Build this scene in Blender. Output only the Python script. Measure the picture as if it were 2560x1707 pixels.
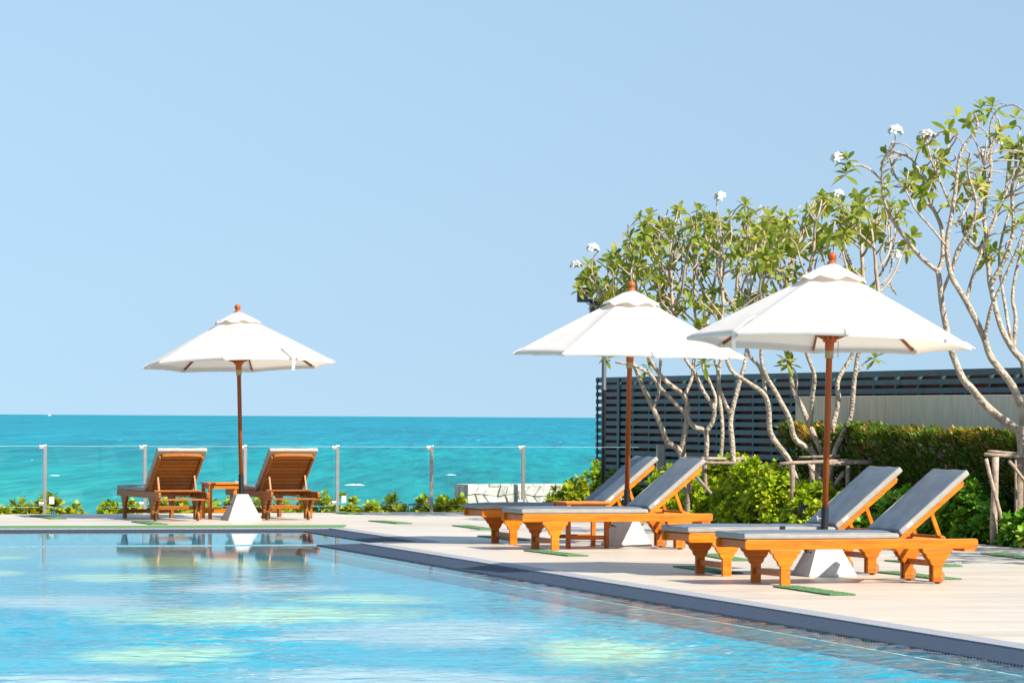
import bpy, bmesh, math, random
import numpy as np
from mathutils import Vector, Matrix, noise as mnoise

# ------------------------------------------------------------------ scene, camera, sky, sun
for o in list(bpy.data.objects): bpy.data.objects.remove(o)
scn = bpy.context.scene
C = scn.collection
R = math.radians
random.seed(7); np.random.seed(7)

F = 9000.0            # focal length in photograph pixels (2560 wide)
H = 1.38              # eye height above the deck
PITCH = math.atan(188.8 / F)
ROLL = 0.0057
fw = Vector((0, math.cos(PITCH), math.sin(PITCH)))
u0 = Vector((0, -math.sin(PITCH), math.cos(PITCH)))
r0 = Vector((1, 0, 0))
cr = r0 * math.cos(ROLL) + u0 * math.sin(ROLL)
cu = -r0 * math.sin(ROLL) + u0 * math.cos(ROLL)
CAM = Vector((0, 0, H))
cd = bpy.data.cameras.new('camera')
cd.sensor_width = 36; cd.lens = F / 2560 * 36; cd.clip_start = 0.5; cd.clip_end = 120000
cam = bpy.data.objects.new('camera', cd); C.objects.link(cam)
M = Matrix.Identity(4)
for i in range(3):
    M[i][0] = cr[i]; M[i][1] = cu[i]; M[i][2] = -fw[i]; M[i][3] = CAM[i]
cam.matrix_world = M
scn.camera = cam

SUN_EL = R(40); sun_h = Vector((0.79, -0.60, 0)).normalized()
SUN = Vector((sun_h.x * math.cos(SUN_EL), sun_h.y * math.cos(SUN_EL), math.sin(SUN_EL)))
world = bpy.data.worlds.new('World'); scn.world = world; world.use_nodes = True
wn = world.node_tree.nodes; wl = world.node_tree.links
sky = wn.new('ShaderNodeTexSky'); sky.sky_type = 'NISHITA'; sky.sun_disc = False
sky.sun_elevation = SUN_EL; sky.sun_rotation = math.atan2(sun_h.x, sun_h.y)
sky.altitude = 0; sky.air_density = 1.0; sky.dust_density = 0.8; sky.ozone_density = 2.0
# even, hazy tropical sky: the horizon glow of the model is stretched out of the way over the whole dome
tcw = wn.new('ShaderNodeTexCoord'); mpw = wn.new('ShaderNodeMapping'); mpw.inputs['Scale'].default_value = (1, 1, 0.24); mpw.inputs['Location'].default_value = (0, 0, 0.132)
wl.new(tcw.outputs['Generated'], mpw.inputs[0]); wl.new(mpw.outputs[0], sky.inputs[0])
wl.new(sky.outputs[0], wn['Background'].inputs[0]); wn['Background'].inputs[1].default_value = 0.071
sd = bpy.data.lights.new('sun', 'SUN'); sd.energy = 4.8; sd.angle = R(0.53); sd.color = (1.0, 0.94, 0.84)
so = bpy.data.objects.new('sun', sd); C.objects.link(so)
so.rotation_euler = SUN.to_track_quat('Z', 'Y').to_euler(); so.location = (20, -10, 30)
vs = scn.view_settings
vs.view_transform = 'Standard'; vs.look = 'None'; vs.gamma = 1; vs.exposure = 1.12
try: vs.use_curve_mapping = False
except Exception: pass

# pixel of the photograph -> point at height z, or at depth D
def ray(px, py):
    return fw + cr * ((px - 1280) / F) + cu * ((853.5 - py) / F)
def G(px, py, z=0.0):
    d = ray(px, py); t = (z - H) / d.z
    return CAM + d * t
def at(px, py, D):
    d = ray(px, py); return CAM + d * (D / d.y)

# ------------------------------------------------------------------ materials
MAT = {}
ALB = 0.60
def mat(name):
    m = bpy.data.materials.new(name); m.use_nodes = True
    MAT[name] = m; nt = m.node_tree
    return m, nt.nodes, nt.links, nt.nodes['Principled BSDF']
def texco(n, l, scale=(1, 1, 1), rot=0.0, kind='Object'):
    tc = n.new('ShaderNodeTexCoord'); mp = n.new('ShaderNodeMapping')
    mp.inputs['Scale'].default_value = scale; mp.inputs['Rotation'].default_value = (0, 0, rot)
    l.new(tc.outputs[kind], mp.inputs[0]); return mp.outputs[0]
def noise(n, l, co, scale, detail=4, rough=0.55, dist=0.0):
    t = n.new('ShaderNodeTexNoise'); t.inputs['Scale'].default_value = scale
    t.inputs['Detail'].default_value = detail; t.inputs['Roughness'].default_value = rough
    t.inputs['Distortion'].default_value = dist
    l.new(co, t.inputs['Vector']); return t.outputs['Fac']
def ramp(n, l, fac, stops, raw=False):
    if not raw: stops = [(p, tuple(x * ALB for x in c)) for p, c in stops]
    r = n.new('ShaderNodeValToRGB'); e = r.color_ramp.elements
    while len(e) > 1: e.remove(e[-1])
    e[0].position = stops[0][0]; e[0].color = (*stops[0][1], 1)
    for p, c in stops[1:]:
        x = e.new(p); x.color = (*c, 1)
    l.new(fac, r.inputs[0]); return r.outputs[0]
def mixc(n, l, fac, a, b, mode='MIX'):
    m = n.new('ShaderNodeMix'); m.data_type = 'RGBA'; m.blend_type = mode
    for s, v in ((m.inputs[0], fac), (m.inputs[6], a), (m.inputs[7], b)):
        if isinstance(v, (int, float)): s.default_value = v
        elif isinstance(v, tuple): s.default_value = (*v, 1)
        else: l.new(v, s)
    return m.outputs[2]
def bump(n, l, h, strength, dist, bs=None):
    b = n.new('ShaderNodeBump'); b.inputs['Strength'].default_value = strength
    b.inputs['Distance'].default_value = dist; l.new(h, b.inputs['Height'])
    if bs: l.new(b.outputs[0], bs.inputs['Normal'])
    return b.outputs[0]
def math_(n, l, op, a, b=None):
    m = n.new('ShaderNodeMath'); m.operation = op
    for s, v in ((m.inputs[0], a), (m.inputs[1], b)):
        if v is None: continue
        if isinstance(v, (int, float)): s.default_value = v
        else: l.new(v, s)
    return m.outputs[0]

def wood(name, c1, c2, c3, rough=0.42, grain=(2.0, 26, 26)):
    m, n, l, b = mat(name)
    oi = n.new('ShaderNodeObjectInfo')
    co = texco(n, l, grain)
    add = n.new('ShaderNodeVectorMath'); add.operation = 'ADD'
    sc = n.new('ShaderNodeVectorMath'); sc.operation = 'SCALE'; sc.inputs[0].default_value = (31, 17, 53)
    l.new(oi.outputs['Random'], sc.inputs['Scale']); l.new(co, add.inputs[0]); l.new(sc.outputs[0], add.inputs[1])
    f = noise(n, l, add.outputs[0], 1.6, 6, 0.65, 0.6)
    col = ramp(n, l, f, [(0.28, c1), (0.52, c2), (0.78, c3)])
    v = math_(n, l, 'MULTIPLY_ADD', oi.outputs['Random'], 0.42); n[v.node.name].inputs[2].default_value = 0.76
    hs = n.new('ShaderNodeHueSaturation'); l.new(col, hs.inputs['Color']); l.new(v, hs.inputs['Value'])
    l.new(hs.outputs[0], b.inputs['Base Color']); b.inputs['Roughness'].default_value = rough
    b.inputs['Specular IOR Level'].default_value = 0.25
    bump(n, l, f, 0.25, 0.004, b)
    return m
wood('teak', (0.46, 0.105, 0.002), (0.86, 0.228, 0.003), (1.0, 0.300, 0.006))
wood('teak_shaded', (0.26, 0.070, 0.006), (0.42, 0.125, 0.010), (0.52, 0.17, 0.016))  # same teak, with shade painted into a darker, duller brown
wood('teak_pole', (0.30, 0.060, 0.007), (0.42, 0.10, 0.012), (0.50, 0.13, 0.018), 0.35, (26, 26, 1.2))
wood('finial_wood', (0.50, 0.10, 0.02), (0.60, 0.13, 0.03), (0.66, 0.17, 0.04), 0.3)
wood('stake_wood', (0.24, 0.17, 0.12), (0.50, 0.38, 0.28), (0.76, 0.61, 0.47), 0.85, (14, 14, 14))

def simple(name, col, rough=0.6, metal=0.0, spec=0.4, nscale=None, namt=0.12, bmp=0.0, bd=0.003):
    m, n, l, b = mat(name); col = tuple(x * ALB for x in col)
    b.inputs['Roughness'].default_value = rough; b.inputs['Metallic'].default_value = metal
    b.inputs['Specular IOR Level'].default_value = spec
    if nscale:
        f = noise(n, l, texco(n, l), nscale, 5)
        lo = tuple(c * (1 - namt) for c in col); hi = tuple(min(1, c * (1 + namt)) for c in col)
        l.new(ramp(n, l, f, [(0.3, lo), (0.7, hi)], True), b.inputs['Base Color'])
        if bmp: bump(n, l, f, bmp, bd, b)
    else: b.inputs['Base Color'].default_value = (*col, 1)
    return m
simple('cushion_top', (0.155, 0.205, 0.265), 0.55, 0, 0.45, 7, 0.10, 0.25, 0.01)
simple('cushion_dark', (0.055, 0.16, 0.27), 0.55, 0, 0.45, 7, 0.10, 0.25, 0.01)
simple('cushion_side', (0.44, 0.41, 0.36), 0.6, 0, 0.3, 9, 0.10, 0.3, 0.01)
m, n, l, b = mat('concrete_base')
co = texco(n, l); f = noise(n, l, co, 13, 6, 0.7); f2 = noise(n, l, co, 4.5, 5, 0.7, 0.8)
c1 = ramp(n, l, f, [(0.3, (0.62, 0.58, 0.52)), (0.7, (0.88, 0.84, 0.77))])
l.new(mixc(n, l, ramp(n, l, f2, [(0.56, (0, 0, 0)), (0.70, (0.55, 0.55, 0.55))], True), c1, (0.25, 0.23, 0.20)), b.inputs['Base Color'])
b.inputs['Roughness'].default_value = 0.9; b.inputs['Specular IOR Level'].default_value = 0.2; bump(n, l, f, 0.5, 0.006, b)
simple('black_metal', (0.018, 0.018, 0.02), 0.4, 0.2, 0.5)
simple('steel', (0.55, 0.53, 0.50), 0.35, 0.75, 0.5, 20, 0.08)
simple('steel_bright', (0.7, 0.68, 0.62), 0.3, 0.6, 0.5)
simple('rope', (0.62, 0.50, 0.30), 0.9, 0, 0.1, 60, 0.2)
simple('rubber', (0.42, 0.22, 0.09), 0.7)
simple('pale_post', (0.80, 0.74, 0.62), 0.7, 0, 0.3, 12, 0.12)
simple('white_plastic', (0.82, 0.82, 0.80), 0.4)
simple('slat_paint', (0.042, 0.115, 0.140), 0.45, 0, 0.4, 5, 0.25, 0.2, 0.002)
simple('backing', (0.20, 0.065, 0.048), 0.8, 0, 0.2, 3, 0.25)
simple('bracket_metal', (0.22, 0.22, 0.21), 0.4, 0.4)
simple('soil', (0.07, 0.05, 0.035), 0.95, 0, 0.1, 9, 0.3, 0.6, 0.03)
simple('sand', (0.42, 0.36, 0.26), 0.95, 0, 0.1, 3, 0.15, 0.4, 0.05)
simple('lamp_grey', (0.10, 0.115, 0.13), 0.5, 0.3, 0.4, 9, 0.1)
simple('dark_glass', (0.01, 0.025, 0.035), 0.08, 0, 0.6)
simple('mortar', (0.24, 0.22, 0.20), 0.95, 0, 0.1, 20, 0.2)
simple('boat_white', (0.8, 0.8, 0.8), 0.4)
simple('foam', (0.80, 0.92, 0.92), 0.8, 0, 0.2)
simple('petal', (0.86, 0.85, 0.76), 0.6, 0, 0.2)
simple('petal_heart', (0.80, 0.55, 0.06), 0.6, 0, 0.2)
simple('tile_pale', (0.62, 0.86, 0.76), 0.5)
simple('weir_tile', (0.18, 0.42, 0.50), 0.35, 0, 0.4, 30, 0.2)

# canopy cloth: thin, lets light through
m, n, l, b = mat('canvas')
f = noise(n, l, texco(n, l), 3.0, 3)
col = ramp(n, l, f, [(0.3, (0.64, 0.63, 0.605)), (0.7, (0.69, 0.68, 0.655))], True)
l.new(col, b.inputs['Base Color']); b.inputs['Roughness'].default_value = 0.8; b.inputs['Specular IOR Level'].default_value = 0.15
wv = noise(n, l, texco(n, l, (1, 1, 1)), 9, 3); bump(n, l, wv, 0.18, 0.02, b)
tr = n.new('ShaderNodeBsdfTranslucent'); tr.inputs[0].default_value = (0.86, 0.70, 0.54, 1)
ms = n.new('ShaderNodeMixShader'); ms.inputs[0].default_value = 0.34
l.new(b.outputs[0], ms.inputs[1]); l.new(tr.outputs[0], ms.inputs[2]); l.new(ms.outputs[0], n['Material Output'].inputs[0])

def leafmat(name, stops, trans=0.35, tcol=(0.35, 0.5, 0.03), rough=0.45, varscale=2.5, spec=0.25):
    m, n, l, b = mat(name)
    oi = n.new('ShaderNodeObjectInfo')
    g = n.new('ShaderNodeNewGeometry')
    f = noise(n, l, g.outputs['Position'], varscale, 2)
    f2 = math_(n, l, 'ADD', math_(n, l, 'MULTIPLY', oi.outputs['Random'], 0.5), math_(n, l, 'MULTIPLY', f, 0.6))
    ri = math_(n, l, 'MULTIPLY', g.outputs['Random Per Island'], 0.5)
    f3 = math_(n, l, 'ADD', math_(n, l, 'MULTIPLY', f2, 0.6), ri)
    col = ramp(n, l, f3, stops)
    l.new(col, b.inputs['Base Color']); b.inputs['Roughness'].default_value = rough
    b.inputs['Specular IOR Level'].default_value = spec
    t = n.new('ShaderNodeBsdfTranslucent')
    mc = mixc(n, l, 0.5, col, tcol); l.new(mc, t.inputs[0])
    s = n.new('ShaderNodeMixShader'); s.inputs[0].default_value = trans
    l.new(b.outputs[0], s.inputs[1]); l.new(t.outputs[0], s.inputs[2]); l.new(s.outputs[0], n['Material Output'].inputs[0])
leafmat('plumeria_leaf', [(0.2, (0.09, 0.18, 0.02)), (0.45, (0.22, 0.32, 0.035)), (0.7, (0.40, 0.46, 0.06)), (0.92, (0.70, 0.62, 0.11))], 0.46, (0.55, 0.60, 0.06))
leafmat('shrub_leaf', [(0.2, (0.20, 0.40, 0.012)), (0.45, (0.42, 0.64, 0.014)), (0.75, (0.66, 0.78, 0.02)), (0.95, (0.9, 0.76, 0.05))], 0.38, (0.45, 0.55, 0.02))
leafmat('deep_leaf', [(0.2, (0.08, 0.26, 0.02)), (0.5, (0.16, 0.42, 0.025)), (0.8, (0.30, 0.60, 0.03)), (0.97, (0.8, 0.74, 0.06))], 0.3, (0.25, 0.45, 0.02))
leafmat('beach_leaf', [(0.2, (0.30, 0.42, 0.01)), (0.5, (0.50, 0.58, 0.015)), (0.8, (0.70, 0.64, 0.03)), (0.96, (0.85, 0.60, 0.06))], 0.3, (0.5, 0.5, 0.02))
leafmat('hedge_leaf', [(0.2, (0.05, 0.15, 0.02)), (0.46, (0.11, 0.30, 0.03)), (0.58, (0.26, 0.40, 0.04)), (0.66, (0.40, 0.24, 0.06)), (0.78, (0.62, 0.14, 0.11)), (0.92, (0.85, 0.30, 0.22))], 0.25, (0.2, 0.3, 0.02), 0.6, 2.5, 0.08)
leafmat('new_leaf', [(0.2, (0.60, 0.56, 0.03)), (0.42, (0.95, 0.70, 0.06)), (0.65, (0.95, 0.22, 0.12)), (0.95, (0.9, 0.16, 0.20))], 0.35, (0.6, 0.4, 0.03))

# bark, pale with knots
m, n, l, b = mat('bark')
co = texco(n, l); f = noise(n, l, co, 9, 5, 0.7); v = n.new('ShaderNodeTexVoronoi'); v.inputs['Scale'].default_value = 26
l.new(co, v.inputs['Vector'])
col = ramp(n, l, f, [(0.25, (0.26, 0.205, 0.155)), (0.5, (0.58, 0.48, 0.37)), (0.75, (0.86, 0.75, 0.60))])
l.new(col, b.inputs['Base Color']); b.inputs['Roughness'].default_value = 0.9; b.inputs['Specular IOR Level'].default_value = 0.15
hh = math_(n, l, 'ADD', f, math_(n, l, 'MULTIPLY', v.outputs['Distance'], 1.0)); bump(n, l, hh, 0.9, 0.02, b)
m, n, l, b = mat('twig')
f = noise(n, l, texco(n, l), 8, 3)
l.new(ramp(n, l, f, [(0.3, (0.36, 0.27, 0.19)), (0.7, (0.76, 0.60, 0.44))]), b.inputs['Base Color']); b.inputs['Roughness'].default_value = 0.85

# deck: pale travertine, long streaks
PSI = R(17.0)
m, n, l, b = mat('travertine')
co = texco(n, l, (0.35, 3.2, 1), -PSI)
f = noise(n, l, co, 1.3, 8, 0.62, 0.4)
f2 = noise(n, l, texco(n, l, (0.9, 9, 1), -PSI), 2.0, 5, 0.6)
f3 = noise(n, l, texco(n, l), 0.5, 3)
c1 = ramp(n, l, f, [(0.3, (0.60, 0.50, 0.375)), (0.48, (0.78, 0.69, 0.555)), (0.7, (0.90, 0.825, 0.69))])
c2 = mixc(n, l, math_(n, l, 'MULTIPLY', f2, 0.35), c1, (0.45, 0.33, 0.245))
c3 = mixc(n, l, math_(n, l, 'MULTIPLY', f3, 0.25), c2, (0.50, 0.48, 0.45))
# slab rows with slightly different tone and fine joints
br = n.new('ShaderNodeTexBrick'); br.inputs['Scale'].default_value = 1.0; br.offset = 0.5
br.inputs['Color1'].default_value = (1, 1, 1, 1); br.inputs['Color2'].default_value = (0.87, 0.85, 0.83, 1)
br.inputs['Mortar'].default_value = (0.62, 0.56, 0.5, 1); br.inputs['Mortar Size'].default_value = 0.004
br.inputs['Brick Width'].default_value = 1.2; br.inputs['Row Height'].default_value = 0.6
l.new(texco(n, l, (1, 1, 1), -PSI), br.inputs['Vector'])
c4 = mixc(n, l, 1.0, c3, br.outputs['Color'], 'MULTIPLY')
l.new(c4, b.inputs['Base Color']); b.inputs['Roughness'].default_value = 0.42; b.inputs['Specular IOR Level'].default_value = 0.35
bump(n, l, f2, 0.12, 0.003, b)

m, n, l, b = mat('slate')
f = noise(n, l, texco(n, l), 30, 4)
l.new(ramp(n, l, f, [(0.3, (0.028, 0.045, 0.080)), (0.7, (0.052, 0.078, 0.122))]), b.inputs['Base Color']); b.inputs['Roughness'].default_value = 0.7; b.inputs['Specular IOR Level'].default_value = 0.2
bump(n, l, f, 0.3, 0.004, b)
m, n, l, b = mat('granite')
f = noise(n, l, texco(n, l), 70, 3, 0.8)
l.new(ramp(n, l, f, [(0.35, (0.24, 0.25, 0.28)), (0.65, (0.52, 0.53, 0.55))]), b.inputs['Base Color']); b.inputs['Roughness'].default_value = 0.7
m, n, l, b = mat('turf')
f = noise(n, l, texco(n, l), 60, 4, 0.8)
l.new(ramp(n, l, f, [(0.3, (0.08, 0.24, 0.07)), (0.7, (0.17, 0.40, 0.13))]), b.inputs['Base Color']); b.inputs['Roughness'].default_value = 0.95
bump(n, l, f, 0.8, 0.02, b)
m, n, l, b = mat('concrete_wall')
f = noise(n, l, texco(n, l, (14, 14, 0.7)), 2.5, 6, 0.7); f2 = noise(n, l, texco(n, l), 1.2, 4)
c1 = ramp(n, l, f, [(0.3, (0.72, 0.62, 0.48)), (0.7, (1.25, 1.14, 0.93))])
l.new(mixc(n, l, math_(n, l, 'MULTIPLY', f2, 0.4), c1, (0.50, 0.44, 0.35)), b.inputs['Base Color']); b.inputs['Roughness'].default_value = 0.9
bump(n, l, f, 0.6, 0.01, b)
m, n, l, b = mat('stone')
oi = n.new('ShaderNodeObjectInfo'); co = texco(n, l)
f = noise(n, l, co, 8, 6, 0.7); f2 = noise(n, l, co, 2.3, 3)
c1 = ramp(n, l, f, [(0.3, (0.50, 0.47, 0.43)), (0.7, (1.0, 0.95, 0.87))])
c2 = mixc(n, l, ramp(n, l, f2, [(0.58, (0, 0, 0)), (0.75, (0.6, 0.6, 0.6))], True), c1, (0.60, 0.40, 0.20))
hs = n.new('ShaderNodeHueSaturation'); l.new(c2, hs.inputs['Color'])
vv = math_(n, l, 'MULTIPLY_ADD', oi.outputs['Random'], 0.3); vv.node.inputs[2].default_value = 0.85; l.new(vv, hs.inputs['Value'])
l.new(hs.outputs[0], b.inputs['Base Color']); b.inputs['Roughness'].default_value = 0.9; bump(n, l, f, 0.8, 0.02, b)

# pool floor and its mosaic
POOLC = ((0.0, 0.29, 0.45), (0.0, 0.50, 0.68), (0.0, 0.68, 0.82))
m, n, l, b = mat('pool_mosaic')
co = texco(n, l)
v = n.new('ShaderNodeTexVoronoi'); v.inputs['Scale'].default_value = 22; l.new(co, v.inputs['Vector'])
f = noise(n, l, co, 0.7, 4); w = n.new('ShaderNodeSeparateColor'); l.new(v.outputs['Color'], w.inputs[0])
ff = math_(n, l, 'ADD', math_(n, l, 'MULTIPLY', f, 0.7), math_(n, l, 'MULTIPLY', w.outputs[0], 0.3))
col = ramp(n, l, ff, [(0.25, POOLC[0]), (0.5, POOLC[1]), (0.75, POOLC[2])])
nz = noise(n, l, texco(n, l, (2.0, 0.5, 1)), 3.0, 6, 0.72)
# areas of pale green and of sandy tesserae that thin out into the blue toward their rims
for nm, cc in (('green', [(0.25, (0.58, 0.92, 0.50)), (0.5, (0.70, 0.98, 0.60)), (0.75, (0.80, 1.0, 0.68))]), ('sand', [(0.25, (0.56, 0.70, 0.72)), (0.5, (0.66, 0.78, 0.80)), (0.75, (0.74, 0.84, 0.85))])):
    at_ = n.new('ShaderNodeAttribute'); at_.attribute_name = nm
    k = math_(n, l, 'ADD', at_.outputs['Fac'], math_(n, l, 'MULTIPLY', math_(n, l, 'SUBTRACT', nz, 0.5), 1.1))
    k = ramp(n, l, k, [(0.22, (0, 0, 0)), (0.85, (0.92, 0.92, 0.92))], True)
    gate = math_(n, l, 'GREATER_THAN', at_.outputs['Fac'], 0.001)
    col = mixc(n, l, math_(n, l, 'MULTIPLY', k, gate), col, ramp(n, l, ff, cc))
l.new(col, b.inputs['Base Color'])
b.inputs['Roughness'].default_value = 0.6; b.inputs['Specular IOR Level'].default_value = 0.1

def water_mat(name, tint, strength):
    m, n, l, b = mat(name); n.remove(b)
    w2 = noise(n, l, texco(n, l, (1.0, 1.5, 1), R(-30)), 11, 4, 0.6, 0.2)
    g = n.new('ShaderNodeNewGeometry'); sp = n.new('ShaderNodeSeparateXYZ'); l.new(g.outputs['Position'], sp.inputs[0])
    a = n.new('ShaderNodeMapRange'); a.inputs[1].default_value = 35; a.inputs[2].default_value = 20
    a.inputs[3].default_value = 0.006; a.inputs[4].default_value = 0.5; l.new(sp.outputs[1], a.inputs[0])
    bp = n.new('ShaderNodeBump'); bp.inputs['Distance'].default_value = strength
    l.new(w2, bp.inputs['Height']); l.new(a.outputs[0], bp.inputs['Strength'])
    fr = n.new('ShaderNodeLayerWeight'); fr.inputs[0].default_value = 0.5; l.new(bp.outputs[0], fr.inputs[1])
    sch = math_(n, l, 'MULTIPLY_ADD', math_(n, l, 'POWER', fr.outputs['Facing'], 5.0), 0.98); sch.node.inputs[2].default_value = 0.02
    gl = n.new('ShaderNodeBsdfGlossy'); gl.inputs['Roughness'].default_value = 0.02; l.new(bp.outputs[0], gl.inputs['Normal'])
    tp = n.new('ShaderNodeBsdfTransparent'); tp.inputs[0].default_value = (*tint, 1)
    s = n.new('ShaderNodeMixShader'); l.new(math_(n, l, 'MULTIPLY', sch, 0.93), s.inputs[0])
    l.new(tp.outputs[0], s.inputs[1]); l.new(gl.outputs[0], s.inputs[2]); l.new(s.outputs[0], n['Material Output'].inputs[0])
water_mat('pool_water', (0.90, 1.0, 1.0), 0.02)

m, n, l, b = mat('sea_water')
g = n.new('ShaderNodeNewGeometry'); sp = n.new('ShaderNodeSeparateXYZ'); l.new(g.outputs['Position'], sp.inputs[0])
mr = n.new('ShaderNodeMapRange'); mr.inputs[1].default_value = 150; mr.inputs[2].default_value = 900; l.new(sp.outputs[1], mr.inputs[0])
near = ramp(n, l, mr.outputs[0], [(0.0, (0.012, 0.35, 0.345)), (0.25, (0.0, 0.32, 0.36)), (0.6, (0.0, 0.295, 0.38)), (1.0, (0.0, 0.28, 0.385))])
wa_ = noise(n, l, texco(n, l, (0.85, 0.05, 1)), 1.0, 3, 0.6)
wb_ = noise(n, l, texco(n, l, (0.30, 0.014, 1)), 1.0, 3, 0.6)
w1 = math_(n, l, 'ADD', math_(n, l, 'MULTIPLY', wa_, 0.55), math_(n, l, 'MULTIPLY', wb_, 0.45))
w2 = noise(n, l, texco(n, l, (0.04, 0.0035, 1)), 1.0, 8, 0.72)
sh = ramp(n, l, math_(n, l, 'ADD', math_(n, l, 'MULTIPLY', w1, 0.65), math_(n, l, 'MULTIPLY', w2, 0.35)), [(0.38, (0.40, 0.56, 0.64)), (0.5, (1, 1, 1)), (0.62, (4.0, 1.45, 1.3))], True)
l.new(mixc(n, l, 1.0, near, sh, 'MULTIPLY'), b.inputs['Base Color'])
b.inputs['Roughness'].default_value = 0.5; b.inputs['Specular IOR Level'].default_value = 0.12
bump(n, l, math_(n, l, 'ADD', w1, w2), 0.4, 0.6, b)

m, n, l, b = mat('glass'); n.remove(b)
fr = n.new('ShaderNodeLayerWeight'); fr.inputs[0].default_value = 0.5
sch = math_(n, l, 'MULTIPLY_ADD', math_(n, l, 'POWER', fr.outputs['Facing'], 5.0), 0.9); sch.node.inputs[2].default_value = 0.012
gl = n.new('ShaderNodeBsdfGlossy'); gl.inputs['Roughness'].default_value = 0.0
tp = n.new('ShaderNodeBsdfTransparent'); tp.inputs[0].default_value = (0.93, 0.985, 0.97, 1)
s = n.new('ShaderNodeMixShader'); l.new(sch, s.inputs[0])
l.new(tp.outputs[0], s.inputs[1]); l.new(gl.outputs[0], s.inputs[2]); l.new(s.outputs[0], n['Material Output'].inputs[0])
simple('glass_edge', (0.55, 0.80, 0.76), 0.2, 0, 0.6)

# ------------------------------------------------------------------ mesh helpers
class MB:
    def __init__(self): self.v = []; self.f = []
    def box(self, x0, x1, y0, y1, z0, z1):
        b = len(self.v)
        self.v += [(x, y, z) for z in (z0, z1) for y in (y0, y1) for x in (x0, x1)]
        self.f += [tuple(b + i for i in q) for q in ((0, 2, 3, 1), (4, 5, 7, 6), (0, 1, 5, 4), (2, 6, 7, 3), (0, 4, 6, 2), (1, 3, 7, 5))]
        return self
    def bar(self, p, q, w, h, side=None):
        p, q = Vector(p), Vector(q); d = (q - p).normalized()
        s = Vector(side) if side is not None else d.cross(Vector((0, 0, 1)))
        if s.length < 1e-4: s = Vector((1, 0, 0))
        s = (s - d * s.dot(d)).normalized(); u = s.cross(d)
        b = len(self.v)
        for e in (p, q):
            for a, c in ((-1, -1), (1, -1), (1, 1), (-1, 1)):
                self.v.append(tuple(e + s * (a * w / 2) + u * (c * h / 2)))
        self.f += [(b, b + 1, b + 2, b + 3), (b + 7, b + 6, b + 5, b + 4)] + [(b + i, b + 4 + i, b + 4 + (i + 1) % 4, b + (i + 1) % 4) for i in range(4)]
        return self
    def tube(self, pts, rad, n=8, cap=True):
        pts = [Vector(p) for p in pts]
        if isinstance(rad, (int, float)): rad = [rad] * len(pts)
        b = len(self.v); ref = None
        for i, p in enumerate(pts):
            d = (pts[min(i + 1, len(pts) - 1)] - pts[max(i - 1, 0)]).normalized()
            if ref is None:
                ref = d.cross(Vector((0.31, 0.77, 0.55))).normalized()
            ref = (ref - d * ref.dot(d)).normalized(); o = d.cross(ref)
            for k in range(n):
                a = 2 * math.pi * k / n
                self.v.append(tuple(p + (ref * math.cos(a) + o * math.sin(a)) * rad[i]))
        for i in range(len(pts) - 1):
            for k in range(n):
                k2 = (k + 1) % n
                self.f.append((b + i * n + k, b + i * n + k2, b + (i + 1) * n + k2, b + (i + 1) * n + k))
        if cap:
            self.f.append(tuple(b + k for k in reversed(range(n))))
            e = b + (len(pts) - 1) * n; self.f.append(tuple(e + k for k in range(n)))
        return self
    def lathe(self, prof, n=16, c=(0, 0, 0)):
        b = len(self.v)
        for r, z in prof:
            for k in range(n):
                a = 2 * math.pi * k / n
                self.v.append((c[0] + r * math.cos(a), c[1] + r * math.sin(a), c[2] + z))
        for i in range(len(prof) - 1):
            for k in range(n):
                k2 = (k + 1) % n
                self.f.append((b + i * n + k, b + i * n + k2, b + (i + 1) * n + k2, b + (i + 1) * n + k))
        self.f.append(tuple(b + k for k in reversed(range(n))))
        e = b + (len(prof) - 1) * n; self.f.append(tuple(e + k for k in range(n)))
        return self
    def prism(self, poly, y0, y1):          # poly in x,z; extruded along y
        b = len(self.v); k = len(poly)
        self.v += [(x, y0, z) for x, z in poly] + [(x, y1, z) for x, z in poly]
        self.f.append(tuple(range(b, b + k))); self.f.append(tuple(range(b + 2 * k - 1, b + k - 1, -1)))
        self.f += [(b + i, b + k + i, b + k + (i + 1) % k, b + (i + 1) % k) for i in range(k)]
        return self
    def poly(self, pts):
        b = len(self.v); self.v += [tuple(p) for p in pts]; self.f.append(tuple(range(b, b + len(pts)))); return self
    def slab(self, pts, z0, z1):
        b = len(self.v); k = len(pts)
        self.v += [(p[0], p[1], z0) for p in pts] + [(p[0], p[1], z1) for p in pts]
        self.f.append(tuple(range(b + k - 1, b - 1, -1))); self.f.append(tuple(range(b + k, b + 2 * k)))
        self.f += [(b + i, b + (i + 1) % k, b + k + (i + 1) % k, b + k + i) for i in range(k)]
        return self
    def xf(self, fn): self.v = [tuple(fn(Vector(p))) for p in self.v]; return self
    def mesh(self, name, material, smooth=False, fix=True):
        me = bpy.data.meshes.new(name); me.from_pydata(self.v, [], self.f)
        if fix:
            bm = bmesh.new(); bm.from_mesh(me); bmesh.ops.recalc_face_normals(bm, faces=bm.faces); bm.to_mesh(me); bm.free()
        if smooth: me.polygons.foreach_set('use_smooth', [True] * len(me.polygons))
        if material: me.materials.append(MAT[material])
        me.update(); return me
    def build(self, name, material, parent=None, smooth=False, bevel=0.0, fix=True):
        return link(name, self.mesh(name, material, smooth, fix), parent, bevel)
def link(name, me, parent=None, bevel=0.0):
    o = bpy.data.objects.new(name, me); C.objects.link(o)
    if parent: o.parent = parent
    if bevel:
        mo = o.modifiers.new('bevel', 'BEVEL'); mo.width = bevel; mo.segments = 2; mo.limit_method = 'ANGLE'
    return o
def tag(o, label, cat, group=None, kind=None):
    o['label'] = label; o['category'] = cat
    if group: o['group'] = group
    if kind: o['kind'] = kind
    return o
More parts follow.
